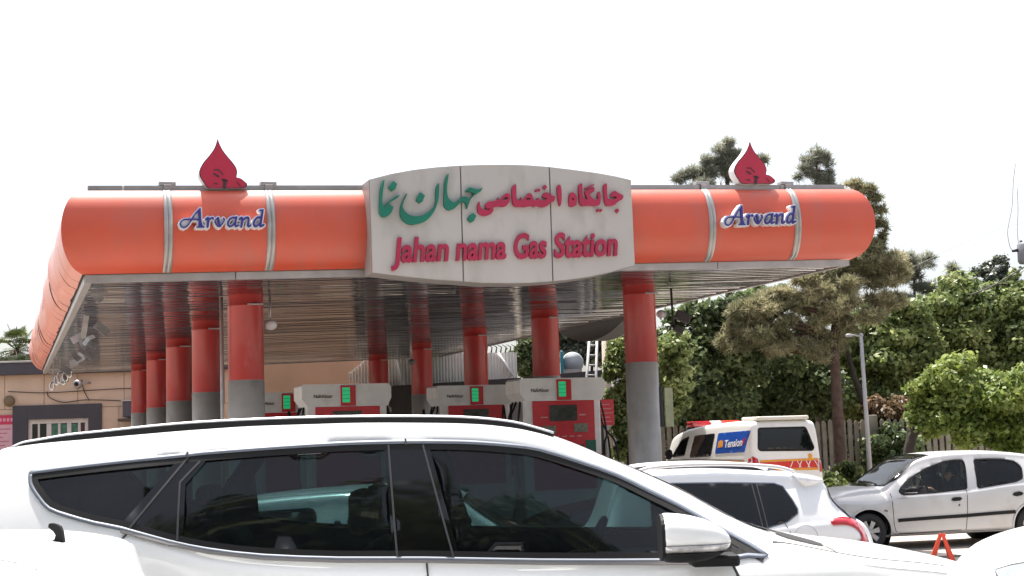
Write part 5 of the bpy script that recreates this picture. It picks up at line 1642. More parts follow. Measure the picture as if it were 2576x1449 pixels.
van.body(top, belt, .25, plan, e_roof=.88, m_=VANW, drop=.13, wheels=[(x_w - .35, .32), (-1.0, .32)], wr=.32, n=200, e_hood=.93)
wins = [('advert_window', [(1804, 1090), (1881, 1083), (1874, 1138), (1800, 1142)], mat('blue_advert_film', (.012, .075, .40), .35, var=.12, scale=3)),
        ('side_window', [(1745, 1098), (1795, 1092), (1789, 1146), (1737, 1150)], SMOKE), ('cab_window', [(1712, 1108), (1730, 1099), (1723, 1144), (1692, 1149)], SMOKE)]
van.cut(rounded(van.pxs(wins[2][1], -.86), .04), 'side', 0)
ad = None
for nm, q, mm in wins:
    p = rounded(van.pxs(q, -.86), .05)
    for sg in ((-1, 1) if nm != 'advert_window' else (-1,)):
        fr = van.strip(p, .03, 'side', sg, .001, 'window_seal', BLACK if nm != 'advert_window' else VANW, closed=True)
        o = van.patch(p, 'side', sg, .006 if nm != 'cab_window' else -.004, nm, mm if mm is not SMOKE or nm == 'cab_window' else TINT, fr)
        if nm == 'advert_window': ad = fr
# advert writing
ta, tb = van.px(1824, 1126, -.86), van.px(1868, 1121, -.86)
th = van.px(1824, 1107, -.86)[1] - ta[1]
def adf(c):
    q = van.proj(ta[0] + (tb[0] - ta[0]) * c.x, ta[1] + (tb[1] - ta[1]) * c.x + c.y * th / .72, 'side', -1, .010)
    return q + Vector((0, -c.z, 0))
vs, fs = text_mesh('Tension', .002, adf, offset=.02, shear=.2)
MB().add(vs, fs).build('advert_lettering', WHITE_P, ad)
van.patch(van.pxs([(1807, 1111), (1813, 1107), (1819, 1110), (1819, 1125), (1806, 1127)], -.86), 'side', -1, .010, 'orange_advert_mark', mat('orange_yellow', (.70, .30, .03), .5), ad)
van.patch(van.pxs([(1869, 1104), (1874, 1102), (1872, 1118), (1867, 1117)], -.86), 'side', -1, .010, 'crimson_advert_mark', RED_L, ad)
# rear end, traced
re = rounded([van.pex(x, y, .0) for x, y in [(1909, 1078), (2027, 1075), (2046, 1126), (2042, 1132), (1912, 1133), (1907, 1128)]], .05)
fr = van.strip(re, .04, 'end', 1, .002, 'window_seal', BLACK, closed=True)
van.patch(re, 'end', 1, .006, 'rear_window', TINT, fr)
def endpoly(pts, name, m_, off=.006, xl=.05, par=None): return van.patch([van.pex(x, y, xl) for x, y in pts], 'end', 1, off, name, m_, par)
ORST = mat('orange_stripe', (.72, .30, .02), .5); RDST = mat('red_stripe', (.58, .03, .02), .5)
endpoly([(1911, 1158), (2058, 1152), (2058, 1157), (1911, 1163)], 'orange_stripe', ORST)
rs_ = endpoly([(1911, 1163.5), (2058, 1157.5), (2058, 1176), (1911, 1179)], 'red_stripe', RDST)
endpoly([(1911, 1179.5), (2058, 1176.5), (2058, 1182), (1911, 1184)], 'orange_stripe', ORST)
for k in range(6):
    x_ = 1993 + 11 * k
    endpoly([(x_, 1160 - (x_ - 1993) * .04), (x_ + 2.2, 1160 - (x_ - 1993) * .04), (x_ + (9 if k % 2 else -7) + 2.2, 1176), (x_ + (9 if k % 2 else -7), 1176)], 'white_slash', WHITE_P, .009, .05, rs_)
endpoly([(2033, 1146), (2036, 1141), (2041, 1141), (2044, 1146), (2042, 1153), (2035, 1153)], 'orange_emblem', ORST, .010)
for q in ([(1884, 1152), (1894, 1148), (1906, 1155), (1908, 1170), (1902, 1188), (1886, 1186)], [(2060, 1152), (2066, 1150), (2067, 1186), (2060, 1187)]):
    endpoly(q, 'tail_lamp', LAMPRED, .012, .03)
side_st = van.pxs([(1800, 1166), (1880, 1159)], -.9)
van.strip([(side_st[0][0] - .6, side_st[1][1] + .0), (-.25, side_st[1][1])], .05, 'side', -1, .003, 'orange_stripe', ORST, h=.002)
van.strip([(side_st[0][0] - .6, side_st[1][1] - .14), (-.25, side_st[1][1] - .14)], .20, 'side', -1, .003, 'red_stripe', RDST, h=.002)
van.strip([(x_w - .2, 1.235), (-.2, 1.235)], .03, 'side', -1, .002, 'side_rail_groove', TRIM, h=.004)
van.strip([(-.9, -.0)] if False else [(.0 - .93, 1.0), (.0 + .0, 1.0)], .01, 'side', 1, .001, 'door_gap', SEAM)
van.patch([(x_w - .42, -.72), (x_w + .08, -.66), (x_w + .14, 0), (x_w + .08, .66), (x_w - .42, .72), (x_w - .5, 0)], 'top', 1, .004, 'windscreen', TINT)
van.finish('van_body', lining=CABIN)
MB().box((.02, -.90, .30), (.18, .90, .52), .04).build('rear_bumper', mat('pale_grey_bumper', (.45, .44, .43), .5), van.root)
lbp = van.px(1795, 1061, 0)
lb = MB()
lx = lbp[0]; lz = van.proj(lx, 0, 'top', 1, 0).z
lbr = empty('roof_light_bar', (0, 0, 0)); bpy.data.objects.remove(lbr)
base = MB().box((lx - .16, -.62, lz + .003), (lx + .16, .62, lz + .05), .015).build('light_bar', BLACK, van.root)
for (y0, y1, mm, nm) in ((-.64, -.14, LAMPRED, 'red_light_dome'), (-.13, .15, WHITE_P, 'white_light_dome'), (.16, .64, mat('red_orange_dome', (.60, .06, .03), .25, coat=.5), 'red_light_dome')):
    MB().box((lx - .15, y0, lz + .052), (lx + .15, y1, lz + .19), .04).build(nm, mm, base)
spz = van.proj(-.3, 0, 'top', 1, 0).z
MB().box((-.75, -.62, spz - .01), (.02, .62, spz + .075), .035).build('rear_roof_fairing', mat('cream_fairing', (.62, .60, .54), .45), van.root)
vm = van.px(1683, 1143, -1.02)
door_mirror(van, (vm[0], -1.02, vm[1]), .12, .09, .12, BLACK, flip=-1)

SEAM2 = mat('roof_seam_grey', (.35, .35, .35), .7)
# ---- simple full cars that the photograph shows only a little of
def plain_car(name, loc, yaw, L, H, label, m_, wheel_r=.31, roof=(.34, .40, .62, .80), flip=False, glass=TINT, hw=.84, tail=.62, hoodz=.60, aerial=None, group='cars', nose=None, bp=.01, wglass=None):
    c = Car(name, loc, yaw, hw)
    tag(c.root, label, 'car', group)
    h = L / 2
    f = lambda t: (h - t * L) if not flip else (-h + t * L)        # t=0 is the nose
    prof = [(0, .42 * H * .8), (.012, .46 * H), (.05, .50 * H), (.16, hoodz * H), (roof[0] - .06, (hoodz + .06) * H), (roof[0] + .0, (hoodz + .10) * H), (roof[0] + .10, .88 * H), (roof[1] + .06, .965 * H), (.5 * (roof[1] + roof[2]) + .03, H), (roof[2], .985 * H), (roof[3], .90 * H), (roof[3] + .08, .76 * H), (min(.97, roof[3] + .13), tail * H), (.99, tail * H - .10), (1.0, .35 * H)]
    if nose: prof = nose + [q for q in prof if q[0] > nose[-1][0] + .02]
    top = sorted((f(t), z) for t, z in prof)
    bel = sorted((f(t), z * H) for t, z in [(0, .32), (.05, .46), (.2, .58), (.45, .62), (.7, .645), (.9, min(.64, tail - .02)), (1, .30)])
    pla = sorted((f(t), w) for t, w in [(0, .66), (.04, .84), (.14, .97), (.4, 1), (.75, 1), (.9, .95), (.97, .86), (1, .76)])
    c.body(top, bel, .19, pla, e_roof=.73, m_=m_, drop=.10, wheels=[(f(.19), wheel_r), (f(.80), wheel_r)], wr=wheel_r, n=150)
    zb_, zt_ = .655 * H, .915 * H
    for a, b, a2, b2, nm in ((roof[0] + .065, .555 - bp, roof[0] + .155, .545 - bp, 'front_side_window'), (.555 + bp, roof[3] - .01, .55 + bp, roof[3] - .045, 'rear_side_window')):
        p = rounded([(f(a), zb_), (f(b), zb_ + .01), (f(b2), zt_ - (.03 if nm[0] == 'r' else 0)), (f(a2), zt_)], .05)
        for sg in (-1, 1):
            fr = c.strip(p, .025, 'side', sg, .001, 'window_seal', BLACK, closed=True)
            c.patch(p, 'side', sg, .005, nm, glass, fr)
    xa_, xb_ = f(roof[0] + .0), f(roof[1] + .045)
    c.patch([(xa_, -.60), (xb_, -.50), (xb_, .50), (xa_, .60), (xa_ + (.05 if not flip else -.05), 0)], 'top', 1, .004, 'windscreen', wglass or glass)
    c.patch([(f(roof[3] - .02), -.48), (f(roof[3] + .09), -.58), (f(roof[3] + .09), .58), (f(roof[3] - .02), .48)], 'top', 1, .004, 'rear_window', glass)
    for sg in (-1, 1):
        e_ = 1 if not flip else -1
        c.patch([(sg * .38, .47 * H), (sg * .60, .51 * H), (sg * .62, .42 * H), (sg * .40, .40 * H)], 'end', e_, .004, 'headlight', LAMPCLEAR)
        c.patch([(sg * .42, .56 * H), (sg * .66, .57 * H), (sg * .66, .46 * H), (sg * .44, .46 * H)], 'end', -e_, .004, 'tail_lamp', LAMPRED)
        c.strip([(f(.545), .62 * H), (f(.55), .25 * H)], .006, 'side', sg, .0005, 'door_gap', SEAM, h=.002)
        c.strip([(f(roof[0] + .04), .62 * H), (f(roof[0] + .05), .28 * H)], .006, 'side', sg, .0005, 'door_gap', SEAM, h=.002)
    for sg in (-1, 1):
        c.strip([(f(roof[1] + .06), sg * .535), (f(.5 * (roof[1] + roof[2])), sg * .545), (f(roof[2] + .06), sg * .535)], .010, 'top', 1, .0005, 'roof_seam', SEAM2, h=.002)
    c.finish_later = True
    return c
# near left car: only its roof edge and aerial show
nl = plain_car('parked_car', (-1.525, 4.72, -.0), R(1), 4.1, 1.345, 'white car at the lower left corner with a black roof aerial', WPAINT, roof=(.355, .405, .66, .84))
# black roof aerial leaning back
ap = at(150, 1360, 4.70)
az = nl.I @ ap
zt_ = nl.proj(az.x, az.y, 'top', 1, 0).z
A = [(-.052, .092), (-.050, .100), (-.036, .102), (-.012, .096), (.006, .084), (.016, .060), (.020, .036), (.026, .0), (-.046, .0), (-.036, .012), (-.022, .020), (-.016, .040), (-.026, .058), (-.044, .074), (-.054, .082)]
s_ = .62
vs = [(az.x + x * s_, az.y + y, zt_ - .004 + z * s_) for y in (-.012, .012) for x, z in A]
n_ = len(A)
put('roof_aerial', (vs, [tuple(range(n_)), tuple(range(2 * n_ - 1, n_ - 1, -1))] + [(i, (i + 1) % n_, n_ + (i + 1) % n_, n_ + i) for i in range(n_)]), BLACK, nl.root, False)
# near right car: the sloping tail of a white hatchback
nr = plain_car('parked_car', (1.39 + 2.25, 4.72, -.0), R(1), 4.5, 1.75, 'white car nose at the lower right corner, clear headlamp at the frame edge', WPAINT, roof=(.30, .40, .74, .90), flip=True, hw=.88,
    nose=[(0, .55), (.004, .85), (.012, 1.04), (.028, 1.14), (.05, 1.21), (.09, 1.255), (.16, 1.29), (.24, 1.31)])
hl = [nr.pex(x, y, -2.14) for x, y in [(2497, 1437), (2518, 1427), (2560, 1416), (2610, 1407), (2640, 1425), (2600, 1458), (2530, 1462)]]
nr.strip(hl, .014, 'end', -1, .001, 'lamp_gap', SEAM, closed=True, h=.003)
nr.patch(hl, 'end', -1, .005, 'headlight', LAMPCLEAR, step=.03)
hid = plain_car('parked_car', (-.87, 9.15, ground_z(0, 9.15)), 0, 4.3, 1.37, 'white car seen dimly through the tinted windows of the foreground car', WPAINT2, roof=(.25, .33, .62, .80), bp=.022, wglass=GLASS)  # clear windscreen over the uncut white body stands in for a sky reflection
dk = plain_car('parked_car', (at(1690, 1200, 20.4).x, 20.4, GZ), R(12), 4.3, 1.475, 'dark grey car, only its roof visible in front of the nearest right column', DARKPAINT, flip=True)
wc = plain_car('parked_car', (at(1528, 1180, 30.2).x - .75, 30.4, GZ), PHI, 4.0, 1.42, 'white car behind the nearest right column, beside the pump hoses', VANW)

for c_ in (nl, nr, hid, dk, wc): c_.finish()
# ---- warning triangle on the forecourt
wt_p = on_z(2375, 1418, GZ)
wt = empty('warning_triangle', (wt_p.x, wt_p.y, GZ + .004), R(8))
tag(wt, 'folding orange red warning stand on the concrete in front of the silver hatchback', 'warning sign')
SG_ = FPX / wt_p.y
ORR = mat('orange_red_board', (.72, .07, .03), .4, var=.08, scale=6)
hT = (1418 - 1345) / SG_
def leg(x0, y0, x1, y1, w_, name):
    a, b_ = Vector((x0, y0, 0)), Vector((x1, y1, hT))
    d = Vector((w_ / 2, 0, 0))
    vs = [a - d, a + d, b_ + d * .55, b_ - d * .55]
    vs += [v + Vector((.0, .018, 0)) for v in vs]
    return put(name, (vs, [(0, 1, 2, 3), (7, 6, 5, 4), (0, 4, 5, 1), (1, 5, 6, 2), (2, 6, 7, 3), (3, 7, 4, 0)]), ORR, wt, False)
leg(-26 / SG_, .08, -2 / SG_, 0.02, .085, 'leg'); leg(21 / SG_, -.06, 1 / SG_, 0, .075, 'leg'); leg(29 / SG_, .10, 3 / SG_, .022, .07, 'leg')
MB().box((-.03, -.0, hT - .04), (.05, .045, hT + .0), .006).build('top_hinge', ORR, wt)
cn = on_z(2078, 1262, GZ)
ce = empty('red_marker', (at(2078, 1240, 27.5).x, 27.5, GZ)); tag(ce, 'small red and white marker block on the verge behind the silver car hood', 'marker')
z_ = at(2078, 1231, 27.5).z - GZ
MB().lathe([(.14, 0), (.12, z_ * .6), (.09, z_ * .93), (.03, z_)], (0, 0, 0), 16).build('marker_cap', PUMPR, ce)
MB().box((-.2, -.2, 0), (.2, .2, .06), .02).build('marker_foot', WHITE_P, ce)

# ------------------------------------------------------------------ trees, fence, poles
def subclumps(blobs, seed, per=16, r0=.30, r1=.50, flat=.62):
    """break every lump into leaf masses carried by single boughs, with gaps between them"""
    rnd = np.random.RandomState(seed)
    out = []
    blobs = [(x, y, z, a * 1.16, b * 1.1, c * 1.14) for x, y, z, a, b, c in blobs]
    for (x, y, z, rx, ry, rz) in blobs:
        n = max(5, int(per * (.6 + .8 * rnd.rand())))
        for i in range(n):
            d = rnd.normal(size=3); d /= np.linalg.norm(d)
            k = .45 + .55 * rnd.rand() ** .6
            s_ = r0 + (r1 - r0) * rnd.rand() ** 1.5
            m_ = min(rx, rz) * .5 + max(rx, rz) * .5
            out.append((x + d[0] * rx * k * .9, y + d[1] * ry * k * .9, z + d[2] * rz * k * .9, m_ * s_ * 1.15, m_ * s_ * 1.15, m_ * s_ * flat))
    return out
def leaf_cloud(blobs, n, size, seed, flat=.35, per=16, r0=.26, r1=.48, fl=.66):
    """leaf-sized quads on the surfaces of many small leaf masses"""
    rnd = np.random.RandomState(seed)
    B = np.array(subclumps(blobs, seed, per, r0, r1, fl), float)
    vol = (B[:, 3] * B[:, 4] * B[:, 5]) ** .68
    k = rnd.choice(len(B), n, p=vol / vol.sum())
    d = rnd.normal(size=(n, 3)); d /= np.linalg.norm(d, axis=1)[:, None]
    r_ = .35 + .75 * rnd.rand(n) ** .55
    stray = rnd.rand(n) < .07
    r_ = np.where(stray, r_ * 1.3, r_)
    C = B[k, :3] + d * B[k, 3:] * r_[:, None]
    C += rnd.normal(size=(n, 3)) * size * .5
    nrm = d * .75 + rnd.normal(size=(n, 3)) * .50 + np.array([0, 0, flat])
    nrm /= np.linalg.norm(nrm, axis=1)[:, None]
    a = np.cross(nrm, rnd.normal(size=(n, 3))); a /= np.linalg.norm(a, axis=1)[:, None]
    b = np.cross(nrm, a)
    s_ = size * (.55 + .8 * rnd.rand(n))[:, None]
    V = np.stack([C - a * s_, C - b * s_ * .55 + nrm * s_ * .12, C + a * s_, C + b * s_ * .55 + nrm * s_ * .12], 1).reshape(-1, 3)
    F = np.arange(4 * n).reshape(-1, 4)
    return V, F
def needle_cloud(blobs, n, length, seed, blades=9, wid=.012, per=12, r0=.22, r1=.42):
    rnd = np.random.RandomState(seed)
    B = np.array(subclumps(blobs, seed, per, r0, r1, .55), float)
    vol = (B[:, 3] * B[:, 4] * B[:, 5]) ** .68
    k = rnd.choice(len(B), n, p=vol / vol.sum())
    d = rnd.normal(size=(n, 3)); d /= np.linalg.norm(d, axis=1)[:, None]
    r_ = rnd.rand(n) ** .5 * np.where(rnd.rand(n) < .28, 1 + .75 * rnd.rand(n), 1.0)
    C = B[k, :3] + d * B[k, 3:] * r_[:, None]
    Vs = []
    ax = d * .8 + np.array([0, 0, .30]) + rnd.normal(size=(n, 3)) * .4
    for j in range(blades):
        v = ax + rnd.normal(size=(n, 3)) * .8
        v /= np.linalg.norm(v, axis=1)[:, None]
        s_ = np.cross(v, rnd.normal(size=(n, 3))); s_ /= np.linalg.norm(s_, axis=1)[:, None]
        L = length * (.5 + .7 * rnd.rand(n))[:, None]
        st = C + v * L * .10
        Vs.append(np.stack([st - s_ * wid, st + s_ * wid, st + v * L + s_ * wid * .35, st + v * L - s_ * wid * .35], 1).reshape(-1, 3))
    V = np.concatenate(Vs)
    return V, np.arange(len(V)).reshape(-1, 4)
def cloud_obj(name, VF, m_, parent):
    V, F = VF
    me = bpy.data.meshes.new(name)
    me.vertices.add(len(V)); me.vertices.foreach_set('co', V.ravel())
    me.loops.add(F.size); me.loops.foreach_set('vertex_index', F.ravel().astype(np.int32))
    me.polygons.add(len(F)); me.polygons.foreach_set('loop_start', np.arange(0, F.size, 4, dtype=np.int32))
    me.polygons.foreach_set('loop_total', np.full(len(F), 4, np.int32))
    me.materials.append(m_); me.update(calc_edges=True); me.validate()
    o = bpy.data.objects.new(name, me); col.objects.link(o); o.parent = parent
    return o
def limbs(base_r, path, branches, m_, parent):
    m = MB()
    n = len(path)
    P = smooth_open(path, 4)
    rs = [base_r * (1 - .72 * i / (len(P) - 1)) * (1.25 if i == 0 else 1) for i in range(len(P))]
    m.tube(P, rs, 9)
    for a, b in branches:
        a, b = Vector(a), Vector(b)
        mid = a.lerp(b, .5) + Vector((0, 0, .12 * (b - a).length))
        q = smooth_open([a, mid, b], 4)
        m.tube(q, [base_r * .38 * (1 - .8 * i / (len(q) - 1)) for i in range(len(q))], 6)
    return m.build('trunk', m_, parent)
def tree(name, label, Y, base_px, blobs_px, leafm, n, size, seed, kind='leaf', trunk_r=.14, trunk=None, bark=BARKD, group=None, depth=.8, nbr=7, cat='tree', gz=GZ, **kw):
    """blobs_px: (px, py, rx, ry [, dy]) in view pixels at depth Y, turned into real lumps"""
    b = at(base_px, 1200, Y); b.z = gz
    e = empty(name, b); tag(e, label, cat, group)
    S = FPX / Y
    bl3 = []
    for q in blobs_px:
        dy = q[4] if len(q) > 4 else 0
        p = at(q[0], q[1], Y + dy) - b
        rx, rz = q[2] / S * (Y + dy) / Y, q[3] / S * (Y + dy) / Y
        bl3.append((p.x, p.y, p.z, rx, min(rx, rz) * depth + .3 * max(rx, rz) * depth, rz))
    VF = leaf_cloud(bl3, n, size, seed, **kw) if kind == 'leaf' else needle_cloud(bl3, n, size, seed, **kw)
    cloud_obj('crown', VF, leafm, e)
    tz = max(q[2] for q in bl3)
    if trunk: path = [at(x, y, Y) - b for x, y in trunk]; path[0].z = 0
    else:
        cx_ = sum(q[0] for q in bl3) / len(bl3); path = [Vector((0, 0, 0)), Vector((cx_ * .3, 0, tz * .35)), Vector((cx_ * .8, 0, tz * .75)), Vector((cx_, 0, tz))]
    path = [Vector(p) for p in path]
    rnd = random.Random(seed)
    br = []
    for q in sorted(bl3, key=lambda q: q[2])[:nbr + 6]:
        t = min(.95, max(.25, (q[2] - q[5] * .6) / max(tz, .1)))
        i = min(len(path) - 2, int(t * (len(path) - 1))); f_ = t * (len(path) - 1) - i
        br.append((path[i].lerp(path[i + 1], f_), (q[0], q[1], q[2])))
    limbs(trunk_r, path, br, bark, e)
    return e
# --- the tall pines behind the right end of the canopy
tree('pine_tree', 'tall grey green pine rising behind the right drop emblem', 45, 1840,
     [(1830, 362, 15, 13), (1812, 380, 20, 13), (1845, 385, 22, 13), (1870, 402, 20, 12), (1790, 405, 24, 12), (1830, 410, 30, 13), (1760, 425, 22, 11), (1735, 440, 20, 10), (1710, 451, 14, 7), (1780, 440, 30, 13), (1850, 434, 34, 15), (1900, 417, 16, 12), (1915, 400, 10, 9), (1897, 442, 22, 13), (1926, 408, 6, 8), (1800, 500, 90, 40), (1870, 590, 90, 60)], L_PINEG, 6500, .19, 21, 'needle', .17, bark=BARK, group='pines behind the canopy', wid=.009, blades=9, per=7, r0=.26, r1=.5)
tree('pine_tree', 'thin topped pine just right of the right drop emblem, sky showing through', 43, 2060,
     [(2050, 380, 14, 9), (2075, 392, 16, 9), (2033, 400, 18, 9), (2060, 411, 22, 10), (2086, 415, 14, 8), (2023, 425, 16, 9), (2055, 436, 26, 10), (2092, 440, 16, 8), (2010, 446, 12, 7), (2068, 456, 30, 9), (2060, 520, 70, 50)], L_PINEG, 2400, .19, 22, 'needle', .10, bark=BARK, group='pines behind the canopy', wid=.008, blades=9, per=7, r0=.22, r1=.42)
tree('pine_tree', 'large olive brown pine with thick bare trunk beside the van', 36, 2112,
     [(2150, 462, 22, 8), (2175, 478, 24, 10), (2198, 500, 18, 11), (2212, 530, 14, 14), (2218, 562, 14, 13), (2226, 592, 13, 12), (2205, 612, 22, 14), (2170, 640, 56, 30), (2195, 650, 70, 46), (2130, 690, 90, 50), (2040, 760, 90, 55), (1950, 780, 90, 52), (1900, 830, 70, 48), (2150, 770, 80, 60), (2240, 690, 40, 40), (1960, 860, 60, 36), (2090, 830, 60, 46), (2230, 760, 50, 34), (2000, 830, 70, 40), (1880, 790, 50, 34), (2060, 880, 50, 30), (1850, 850, 40, 34), (2040, 700, 60, 34), (2190, 545, 14, 30)],
     L_PINE, 13689, .15, 23, 'needle', .17, [(2116, 1240), (2110, 1100), (2103, 960), (2098, 850), (2120, 740), (2165, 600), (2175, 500)], BARK, 'pines behind the canopy', wid=.010, blades=9, per=18, r0=.14, r1=.34)
tree('pine_tree', 'sparse wispy pine between the canopy end and the far cypress', 48, 2300,
     [(2270, 660, 34, 20), (2310, 668, 32, 26), (2335, 650, 14, 12), (2290, 700, 50, 26), (2300, 760, 60, 50)], L_PINEG, 2400, .2, 24, 'needle', .10, bark=BARK, group='pines behind the canopy', wid=.011, blades=7, r0=.16, r1=.32)
tree('cypress_tree', 'dark cypress with twin tops at the right edge', 50, 2500,
     [(2505, 680, 30, 34), (2470, 715, 36, 34), (2520, 740, 40, 60), (2470, 790, 60, 60), (2440, 730, 26, 24)], L_CYP, 15300, 0.076, 25, 'leaf', .15, group=None, flat=.6)
tree('pine_tree', 'thin feathery young pine left of the dark cypress', 47, 2405,
     [(2395, 695, 9, 28), (2410, 725, 22, 22), (2430, 720, 14, 18), (2400, 770, 26, 30)], L_PINEG, 960, .2, 26, 'needle', .08, bark=BARK, group='pines behind the canopy', wid=.011, blades=8)
# --- broad-leaved trees along the fence
tree('broadleaf_tree', 'dark leafy tree right of the nearest right column, behind the van', 37, 1760,
     [(1730, 830, 80, 60), (1800, 800, 70, 40), (1860, 770, 60, 40), (1930, 760, 60, 40), (1760, 780, 60, 30), (1700, 920, 60, 70), (1780, 930, 100, 80), (1860, 900, 80, 60), (1760, 1020, 90, 40), (1840, 1010, 80, 50)], L_DARK, 28900, 0.080, 31, group='leafy trees along the fence')
tree('broadleaf_tree', 'shadowed dark tree between the van roof and the brown pine trunk', 39, 1960,
     [(1960, 930, 100, 70), (1920, 1000, 100, 60), (2020, 990, 90, 70), (2040, 900, 70, 60), (1900, 960, 60, 60)], L_DARK, 25500, 0.080, 32, group='leafy trees along the fence')
tree('broadleaf_tree', 'mid green tree around the grey lamp pole, brown tinged below', 40, 2230,
     [(2080, 880, 50, 60), (2160, 850, 60, 60), (2230, 800, 80, 60), (2200, 930, 90, 70), (2290, 880, 70, 70), (2250, 1000, 80, 60), (2170, 1010, 60, 50)], L_MID, 28900, 0.084, 33, group='leafy trees along the fence')
tree('broadleaf_tree', 'tall sunlit tree filling the upper right behind the bright branches', 41, 2400,
     [(2330, 790, 80, 60), (2400, 770, 90, 60), (2480, 770, 90, 60), (2550, 790, 70, 80), (2360, 870, 100, 70), (2470, 870, 120, 80), (2590, 880, 80, 100), (2450, 960, 120, 80), (2330, 960, 80, 60), (2570, 720, 36, 40)], L_MID, 40800, 0.087, 34, group='leafy trees along the fence')
tree('broadleaf_tree', 'bright green low branching tree at the right edge with dark leaning trunk', 30, 2290,
     [(2400, 950, 80, 50), (2340, 985, 56, 28), (2480, 990, 100, 60), (2420, 1040, 90, 46), (2540, 1010, 90, 90), (2350, 1060, 60, 36), (2470, 1085, 90, 42), (2580, 1090, 60, 60), (2300, 1015, 20, 8)], L_BRIGHT, 34000, 0.067, 35, 'leaf', .13, [(2272, 1232), (2284, 1150), (2298, 1092), (2330, 1060), (2400, 1010), (2460, 960)], BARKD, 'leafy trees along the fence')
tree('broadleaf_tree', 'slender bright leafed tree between the slim grey post and the nearest right column', 34, 1580,
     [(1565, 880, 26, 60), (1550, 960, 26, 50), (1600, 960, 40, 60), (1580, 1050, 40, 60), (1560, 1110, 24, 40), (1690, 880, 40, 50), (1690, 980, 40, 60)], L_MID, 15300, 0.065, 36, group='leafy trees along the fence')
tree('broadleaf_tree', 'reddish dry leafed bush beneath the lamp pole trees', 38, 2240,
     [(2230, 1030, 46, 34), (2270, 1060, 50, 40), (2220, 1090, 40, 40), (1990, 860, 40, 20), (1940, 845, 30, 16)], L_DRY, 8500, 0.068, 37, group='leafy trees along the fence')
tree('cypress_tree', 'dark cypress row seen under the canopy right of the second column', 58, 1470,
     [(1430, 860, 24, 70), (1460, 850, 24, 80), (1492, 855, 22, 70), (1520, 870, 24, 60), (1560, 850, 30, 60)], L_CYP, 15300, 0.099, 38, 'leaf', .12)
tree('bush', 'dark bush with purplish tinge between the corrugated screen and the second right column', 46, 1320,
     [(1315, 900, 28, 40), (1330, 860, 22, 26), (1345, 930, 26, 36)], L_DARK, 7140, 0.076, 39, 'leaf', .06, cat='bush')
# rear wall of shade: taller trees further off close the gaps low down
tree('broadleaf_tree', 'deep shaded grove beyond the picket fence', 49, 2050,
     [(1700, 980, 120, 110), (1860, 980, 120, 110), (2020, 980, 120, 120), (2180, 980, 120, 120), (2340, 980, 120, 120), (2500, 980, 120, 120), (2620, 950, 90, 140), (1760, 1110, 120, 70), (1920, 1110, 120, 70), (2080, 1110, 120, 70), (2240, 1110, 120, 70), (2400, 1110, 120, 70), (2560, 1110, 120, 70), (1620, 1020, 60, 100)], L_DARK, 44200, 0.129, 40, group='leafy trees along the fence', per=30, r0=.3, r1=.55)
# --- palm beyond the station building
def palm(px, py, Y, sc, label):
    p = at(px, py, Y)
    e = empty('palm_tree', (p.x, Y, GZ)); tag(e, label, 'palm tree')
    h = p.z - GZ
    MB().tube(smooth_open([(0, 0, 0), (.1, 0, h * .5), (0, 0, h)], 4), [.3, .26, .25, .24, .24, .23, .22, .22, .22], 10).build('trunk', BARK, e)
    rnd = random.Random(4)
    m = MB()
    for k in range(46):
        az = rnd.uniform(0, 2 * math.pi); el = rnd.uniform(-.9, 1.35)
        d = Vector((math.cos(az) * math.cos(el), math.sin(az) * math.cos(el), math.sin(el)))
        L = rnd.uniform(.55, .8) * sc
        base = Vector((0, 0, h))
        hub = base + d * L
        m.tube([base, hub], .018 * sc, 4, cap=False)
        side = d.cross(Vector((0, 0, 1))).normalized(); up = side.cross(d)
        for j in range(15):
            a = -1.35 + 2.7 * j / 14
            dd = (d * math.cos(a) + side * math.sin(a)).normalized()
            tip = hub + dd * (.62 * sc * (1 - .25 * abs(a) / 1.35)) + Vector((0, 0, -.16 * sc)) * rnd.uniform(.4, 1.2)
            w_ = up.cross(dd).normalized() * .03 * sc
            mid = hub + dd * .36 * sc
            m.add([hub, mid - w_, tip, mid + w_], [(0, 1, 2, 3)])
    o = m.build('crown', L_PALM, e)
    return e
palm(42, 880, 80, 1.2, 'small fan palm beyond the dark parapet at the left edge')
# --- picket fence of weathered concrete
FY = 37.5
fe = empty('picket_fence', (at(2250, 1200, FY).x, FY, GZ), R(-2)); tag(fe, 'weathered concrete picket fence behind the silver car and pine trunk', 'fence')
rnd = random.Random(9)
zf = at(2250, 1052, FY).z - GZ
x_ = at(1560, 1200, FY).x - fe.location.x
xe = at(2700, 1200, FY).x - fe.location.x
m = MB()
k = 0
while x_ < xe:
    hgt = zf + rnd.uniform(-.03, .03)
    r_ = .055
    vs = [(x_ - r_, 0, .0), (x_ + r_, 0, .0), (x_ + r_, 0, hgt - .08), (x_ + r_ * .6, 0, hgt - .02), (x_, 0, hgt), (x_ - r_ * .6, 0, hgt - .02), (x_ - r_, 0, hgt - .08)]
    vs = vs + [(a, .07, c) for a, b, c in vs]
    m.add(vs, [tuple(range(7)), tuple(range(13, 6, -1))] + [(i, (i + 1) % 7, 7 + (i + 1) % 7, 7 + i) for i in range(7)])
    x_ += .165; k += 1
m.build('pickets', FENCE, fe)
x0_ = at(1560, 1200, FY).x - fe.location.x
MB().box((x0_, .075, .35), (xe, .15, .47)).box((x0_, .075, zf - .5), (xe, .15, zf - .38)).build('fence_rails', FENCE, fe)
x_ = x0_ + .3
while x_ < xe:
    MB().box((x_ - .14, -.05, 0), (x_ + .14, .30, zf + .10), .02).build('fence_post', FENCE, fe)
    x_ += 3.1
